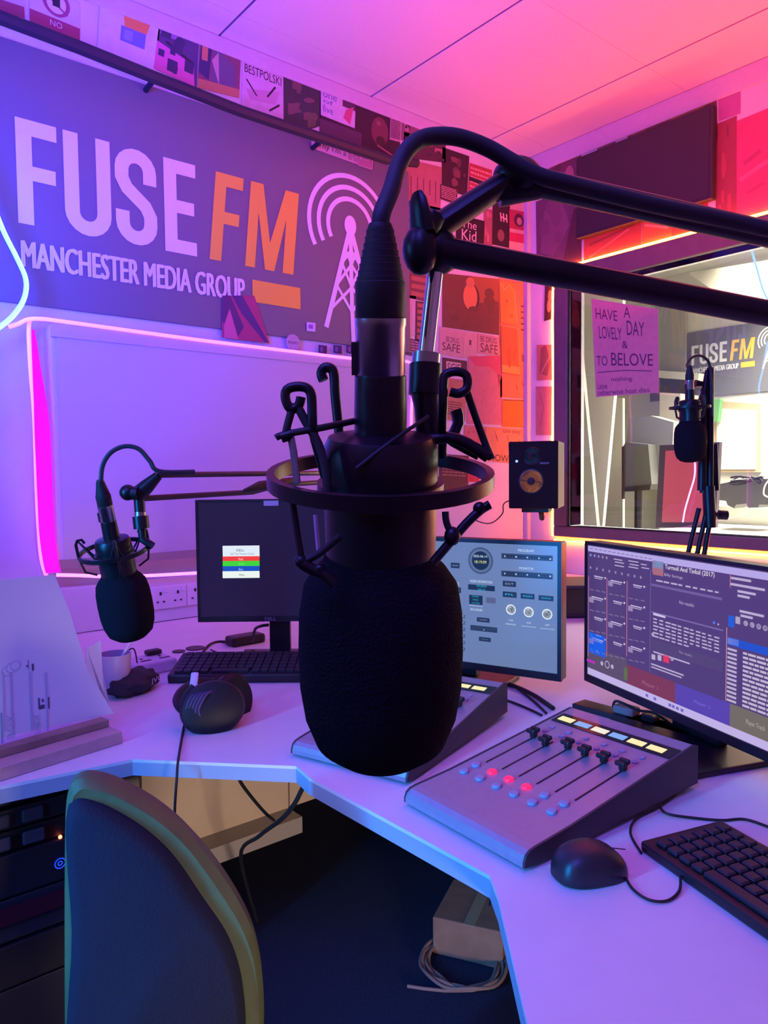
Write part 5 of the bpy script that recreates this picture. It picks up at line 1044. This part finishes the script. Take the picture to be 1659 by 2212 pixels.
# third microphone by the window
T = mframe(D(1490, 880, 1.94), math.radians(4), math.radians(-2))
mic(T, 'black microphone hanging against the bright window'); shock(T, 'spider shock mount of the microphone at the window')
t = thing('boom_arm', D(1530, 1120, 2.0), 'folded upright boom arm standing before the window', 'microphone arm'); q_ = 2.0
mb = MB(); mb.tube([D(1535, 800, q_), D(1534, 1065, q_)], .0085, METALB, 12); mb.build('upper_tube', t, True)
mb = MB(); mb.tube([D(1522, 840, q_), D(1518, 960, q_), D(1520, 1065, q_)], .0100, METALB, 12); mb.build('lower_tube', t, True)
mb = MB(); mb.tube([D(1543, 960, q_+.02), D(1546, 1060, q_+.02)], .009, METALB, 10); mb.tube([D(1518, 960, q_), D(1516, 1060, q_)], [.012, .012], METALB, 10); mb.build('spring_cover', t, True)
mb = MB(); mb.tube([D(1528, 800, q_), D(1522, 850, q_)], [.006, .010], METALB, 10); mb.tube([D(1502, 828, q_), D(1522, 830, q_)], [.010, .006], METALB, 12); mb.ball(D(1534, 798, q_), .009, METALB); mb.tube([D(1525, 835, q_), D(1510, 870, q_), D(1502, 890, q_)], .006, METALB, 8); mb.build('wing_nut', t, True)
mb = MB(); mb.tube([D(1530, 1050, q_), D(1534, 1140, q_)], .016, METALB, 12); mb.tube([D(1535, 1110, q_), D(1556, 1112, q_)], .006, METALB, 10); mb.tube([D(1553, 1112, q_), D(1570, 1113, q_)], .013, METALB, 14); mb.build('base_joint', t, True)
for (xa, ya), (xb, yb) in (((1510, 1098), (1487, 1192)), ((1525, 1110), (1507, 1192)), ((1535, 1120), (1522, 1192))):
    a_, b_ = D(xa, ya, q_), D(xb, yb, q_); g_ = (a_-b_); e_ = b_-g_*((b_.z-DZ)/g_.z) if g_.z > 0 else b_; mb = MB(); mb.tube([a_, b_, e_], .0065, METALB, 10); mb.build('stand_leg', t, True)
e0 = e_; mb = MB(); mb.tube([V((e0.x, e0.y, DZ)), V((e0.x, e0.y, DZ+.012))], .09, METALB, 24); mb.build('base_plate', t, True)
cable('microphone_cable', [T @ V((0, 0, .105)), D(1484, 790, 1.95), D(1492, 775, 1.96), D(1508, 768, 1.97), D(1524, 774, 1.98), D(1533, 790, 1.99), D(1536, 830, 1.985), D(1537, 900, 1.985)], .0036, mat('cable_jacket'), 'black cable arching over the microphone at the window')

# ================================================================== CHAIR, RACK, FLOOR THINGS
o_ = D(380, 1950, 1.02); r2 = rt; TCH = frame(o_, (rt*.97+fwd*.22).normalized(), V((0, 0, 1)).cross((rt*.97+fwd*.22).normalized()), V((0, 0, 1)))
PCh = Pl(TCH)
t = thing('swivel_chair', V((o_.x, o_.y, 0)), 'dark blue swivel chair with green rimmed back at lower left', 'chair')
pixo = [(150, 1700), (172, 1684), (215, 1690), (262, 1708), (330, 1745), (395, 1795), (450, 1855), (500, 1925), (540, 2000), (562, 2075), (570, 2150), (570, 2230), (560, 2330), (520, 2400), (150, 2420), (140, 2300), (138, 2000), (140, 1760)]
po = [PCh.uv(*p) for p in pixo]; cx_ = sum(p[0] for p in po)/len(po); cz_ = sum(p[1] for p in po)/len(po)
def cushion(poly, layers, m):
    vs, fs = [], []; n = len(poly)
    for y, s_ in layers:
        for x, z in poly:
            d = V((x-cx_, z-cz_)); L_ = d.length; d *= max(0, (L_+s_)/L_)
            vs.append((cx_+d.x, y-.35*(x-cx_)**2*0, cz_+d.y))
    for k_ in range(len(layers)-1):
        for i in range(n): j = (i+1) % n; fs.append((k_*n+i, k_*n+j, (k_+1)*n+j, (k_+1)*n+i))
    fs.append(tuple(range(n))[::-1]); fs.append(tuple((len(layers)-1)*n+i for i in range(n)))
    mb = MB(); mb.add(vs, fs, m, None, True); return mb
pp = [tuple(v)[:2] for v in smooth_path([(x, z, 0) for x, z in po]+[(po[0][0], po[0][1], 0)], 4)][:-1]
CHF = mat('chair_fabric', (.006, .009, .026), .9, bump=.5, nscale=260, noise=.2); RIM = mat('chair_rim', (.10, .13, .045), .65, noise=.1)
mb = cushion(pp, [(-.002, -.022), (-.012, -.024), (-.020, -.034), (-.024, -.046)], CHF)
mb.v = [TCH @ (v+V((-.012, 0, -.003))) for v in mb.v]; mb.build('back_cushion', t, True)
mb = cushion(pp, [(.055, -.03), (.05, -.008), (.03, .0), (.005, .0), (-.006, -.012), (-.004, -.022)], RIM); mb.v = [TCH @ v for v in mb.v]; mb.build('back_shell', t, True)
sc_ = TCH @ V((cx_, -.26, 0)); bz = TCH @ V((cx_, .03, 0))
mb = MB(); mb.box((cx_, -.26, -(o_.z)+.42), (.46, .44, .08), CHF, TCH, bev=.03); mb.build('seat', t, True)
mb = MB(); mb.tube([TCH @ V((cx_, .03, -o_.z+.60)), TCH @ V((cx_, .06, -o_.z+.40)), TCH @ V((cx_, -.15, -o_.z+.36))], .02, BLACK, 8); mb.build('back_support', t, True)
mb = MB(); q0 = TCH @ V((cx_, -.24, 0)); mb.cyl((q0.x, q0.y, .08), (q0.x, q0.y, .39), .025, BLACK)
for i in range(5):
    a_ = i*2*math.pi/5; e_ = (q0.x+.27*math.cos(a_), q0.y+.27*math.sin(a_), .065); mb.tube([(q0.x, q0.y, .10), e_], [.025, .015], BLACK, 8); mb.ball((e_[0], e_[1], .028), .028, BLACK, 10)
mb.build('star_base', t, True)
# equipment rack below the left desk
t = thing('equipment_rack', (.30, 1.56, 0), 'black equipment rack under the left desk with red and blue lights', 'rack')
RK = mat('rack_black', (.014, .012, .018), .5); yR = 1.56
mb = MB(); mb.b2((-.20, yR+.01, .04), (.455, yR+.5, .69), RK, bev=.004); mb.build('rack_case', t, True)
zz = .685
for i, h in enumerate((.045, .045, .045, .09, .09, .09, .14)):
    mb = MB(); mb.b2((-.18, yR-.006-(.004 if i % 2 else 0), zz-h+.003), (.44, yR+.012, zz-.003), mat('rack_unit_%d' % (i % 3), ((.018, .016, .024), (.026, .022, .034), (.014, .012, .016))[i % 3], .5), bev=.002); mb.build('rack_unit', t, True)
    if i < 3:
        mb = MB()
        for j in range(9): mb.b2((-.15+j*.062, yR-.016, zz-h+.008), (-.15+j*.062+.042, yR-.009, zz-.010), mat('patch_lilac', (.08, .07, .11), .5), bev=.004)
        mb.build('patch_socket', t, True)
    zz -= h
pr_ = onY(130, 1808, yR-.012); mb = MB(); mb.ball(pr_, .004, mat('led_red_dot', (.2, .02, .01), .4, emit=(1, .15, .08), es=6), 10); mb.build('red_light', t, True)
pb_ = onY(130, 1865, yR-.012); mb = MB(); Tq = frame(pb_, V((1, 0, 0)), V((0, 0, 1)), V((0, -1, 0))); LB = mat('led_blue_ring', (.02, .03, .3), .4, emit=(.01, .06, 1), es=1.6)
for r_ in (.0105, .0045): mb.lathe([(r_-.0015, 0), (r_, .001), (r_+.0005, .0), (r_-.0015, 0)], LB, Tq, 24, cap=False)
mb.build('blue_ring_light', t, True)
mb = MB(); mb.b2((-.18, yR-.013, .41), (.43, yR-.011, .445), mat('rack_red', (.07, .008, .02), .5)); mb.build('red_stripe', t, True)
# cardboard box and coiled cable on the floor
pf = onZ(1010, 2045, 0); pf = onZ(1005, 2030, 0)
def fpt(x, y, z=0): return onZ(x, y, z)
a_ = fpt(920, 1985+38, 0); bx = V((-.35, -.94, 0)).normalized()
T = frame(fpt(968, 2062, 0)+V((.0, .0, 0)), (rt*.93+fwd*-.37).normalized(), V((0, 0, 1)).cross((rt*.93+fwd*-.37).normalized()), V((0, 0, 1)))
t = thing('cardboard_box', T, 'small brown cardboard box on the dark floor under the desk', 'box')
mb = MB(); mb.box((.055, .09, .05), (.19, .20, .10), CARD, Mx.Rotation(math.radians(0), 4, 'Z'), bev=.004); mb.build('box_body', t)
mb = MB(); mb.b2((.045, -.012, .1002), (.075, .19, .1012), mat('tape', (.5, .36, .22), .3)); mb.build('parcel_tape', t)
c = fpt(1000, 2085, .006); t = thing('cable_coil', c, 'loosely coiled pale brown cable on the floor before the cardboard box', 'cable')
CC = mat('coil_tan', (.34, .20, .16), .5); pts = []
for i in range(4*26+1):
    a_ = i*2*math.pi/26; r_ = .082+.030*(i/104)+.004*math.sin(i*.7); pts.append(c+rt*(r_*math.cos(a_))+fwd*(r_*1.05*math.sin(a_))+V((0, 0, .006+.01*(i/104)+.004*math.sin(i*1.3))))
pts += [fpt(1075, 2040, .02), fpt(1095, 2075, .01), fpt(1085, 2110, .005), fpt(1040, 2135, .005), fpt(960, 2140, .005), fpt(880, 2130, .005)]
mb = MB(); mb.tube(smooth_path(pts, 2), .0042, CC, 7); mb.build('cable_run', t, True)
cable('hanging_wire', [V((.735, .66, DZ-.033)), D(1062, 1935, 1.02), D(1058, 1955, 1.05)], .0015, CHROME, 'short bright wire hanging at the inner desk corner', n=3)

# ================================================================== groups of repeats
for n_, g_ in (('light_strip', 'coloured light strips on the walls'), ('studio_microphone', 'broadcast microphones on boom arms'), ('shock_mount', 'shock mounts of the microphones'), ('boom_arm', 'boom arms'), ('monitor', 'monitors on the desk'), ('mixing_console', 'mixing consoles on the desk'), ('keyboard', 'keyboards on the desk'),
               ('poster', 'posters on the walls'), ('leaflet', 'leaflets on the walls'), ('sheet', 'loose sheets taped to the walls'), ('notice', 'notices above the sign'), ('paper_scrap', 'dark scraps under the mast logo'), ('double_socket', 'wall sockets in the trunking'), ('microphone_cable', 'microphone cables'), ('desk_cable', 'cables lying on the desk'), ('hanging_cable', 'cables hanging under the desk'), ('adapter_cable', 'cables of the power adapter'), ('station_sign', 'grey station signs')):
    for o in bpy.data.objects:
        if o.parent is None and o.name.split('.')[0] == n_ and 'label' in o: o['group'] = g_
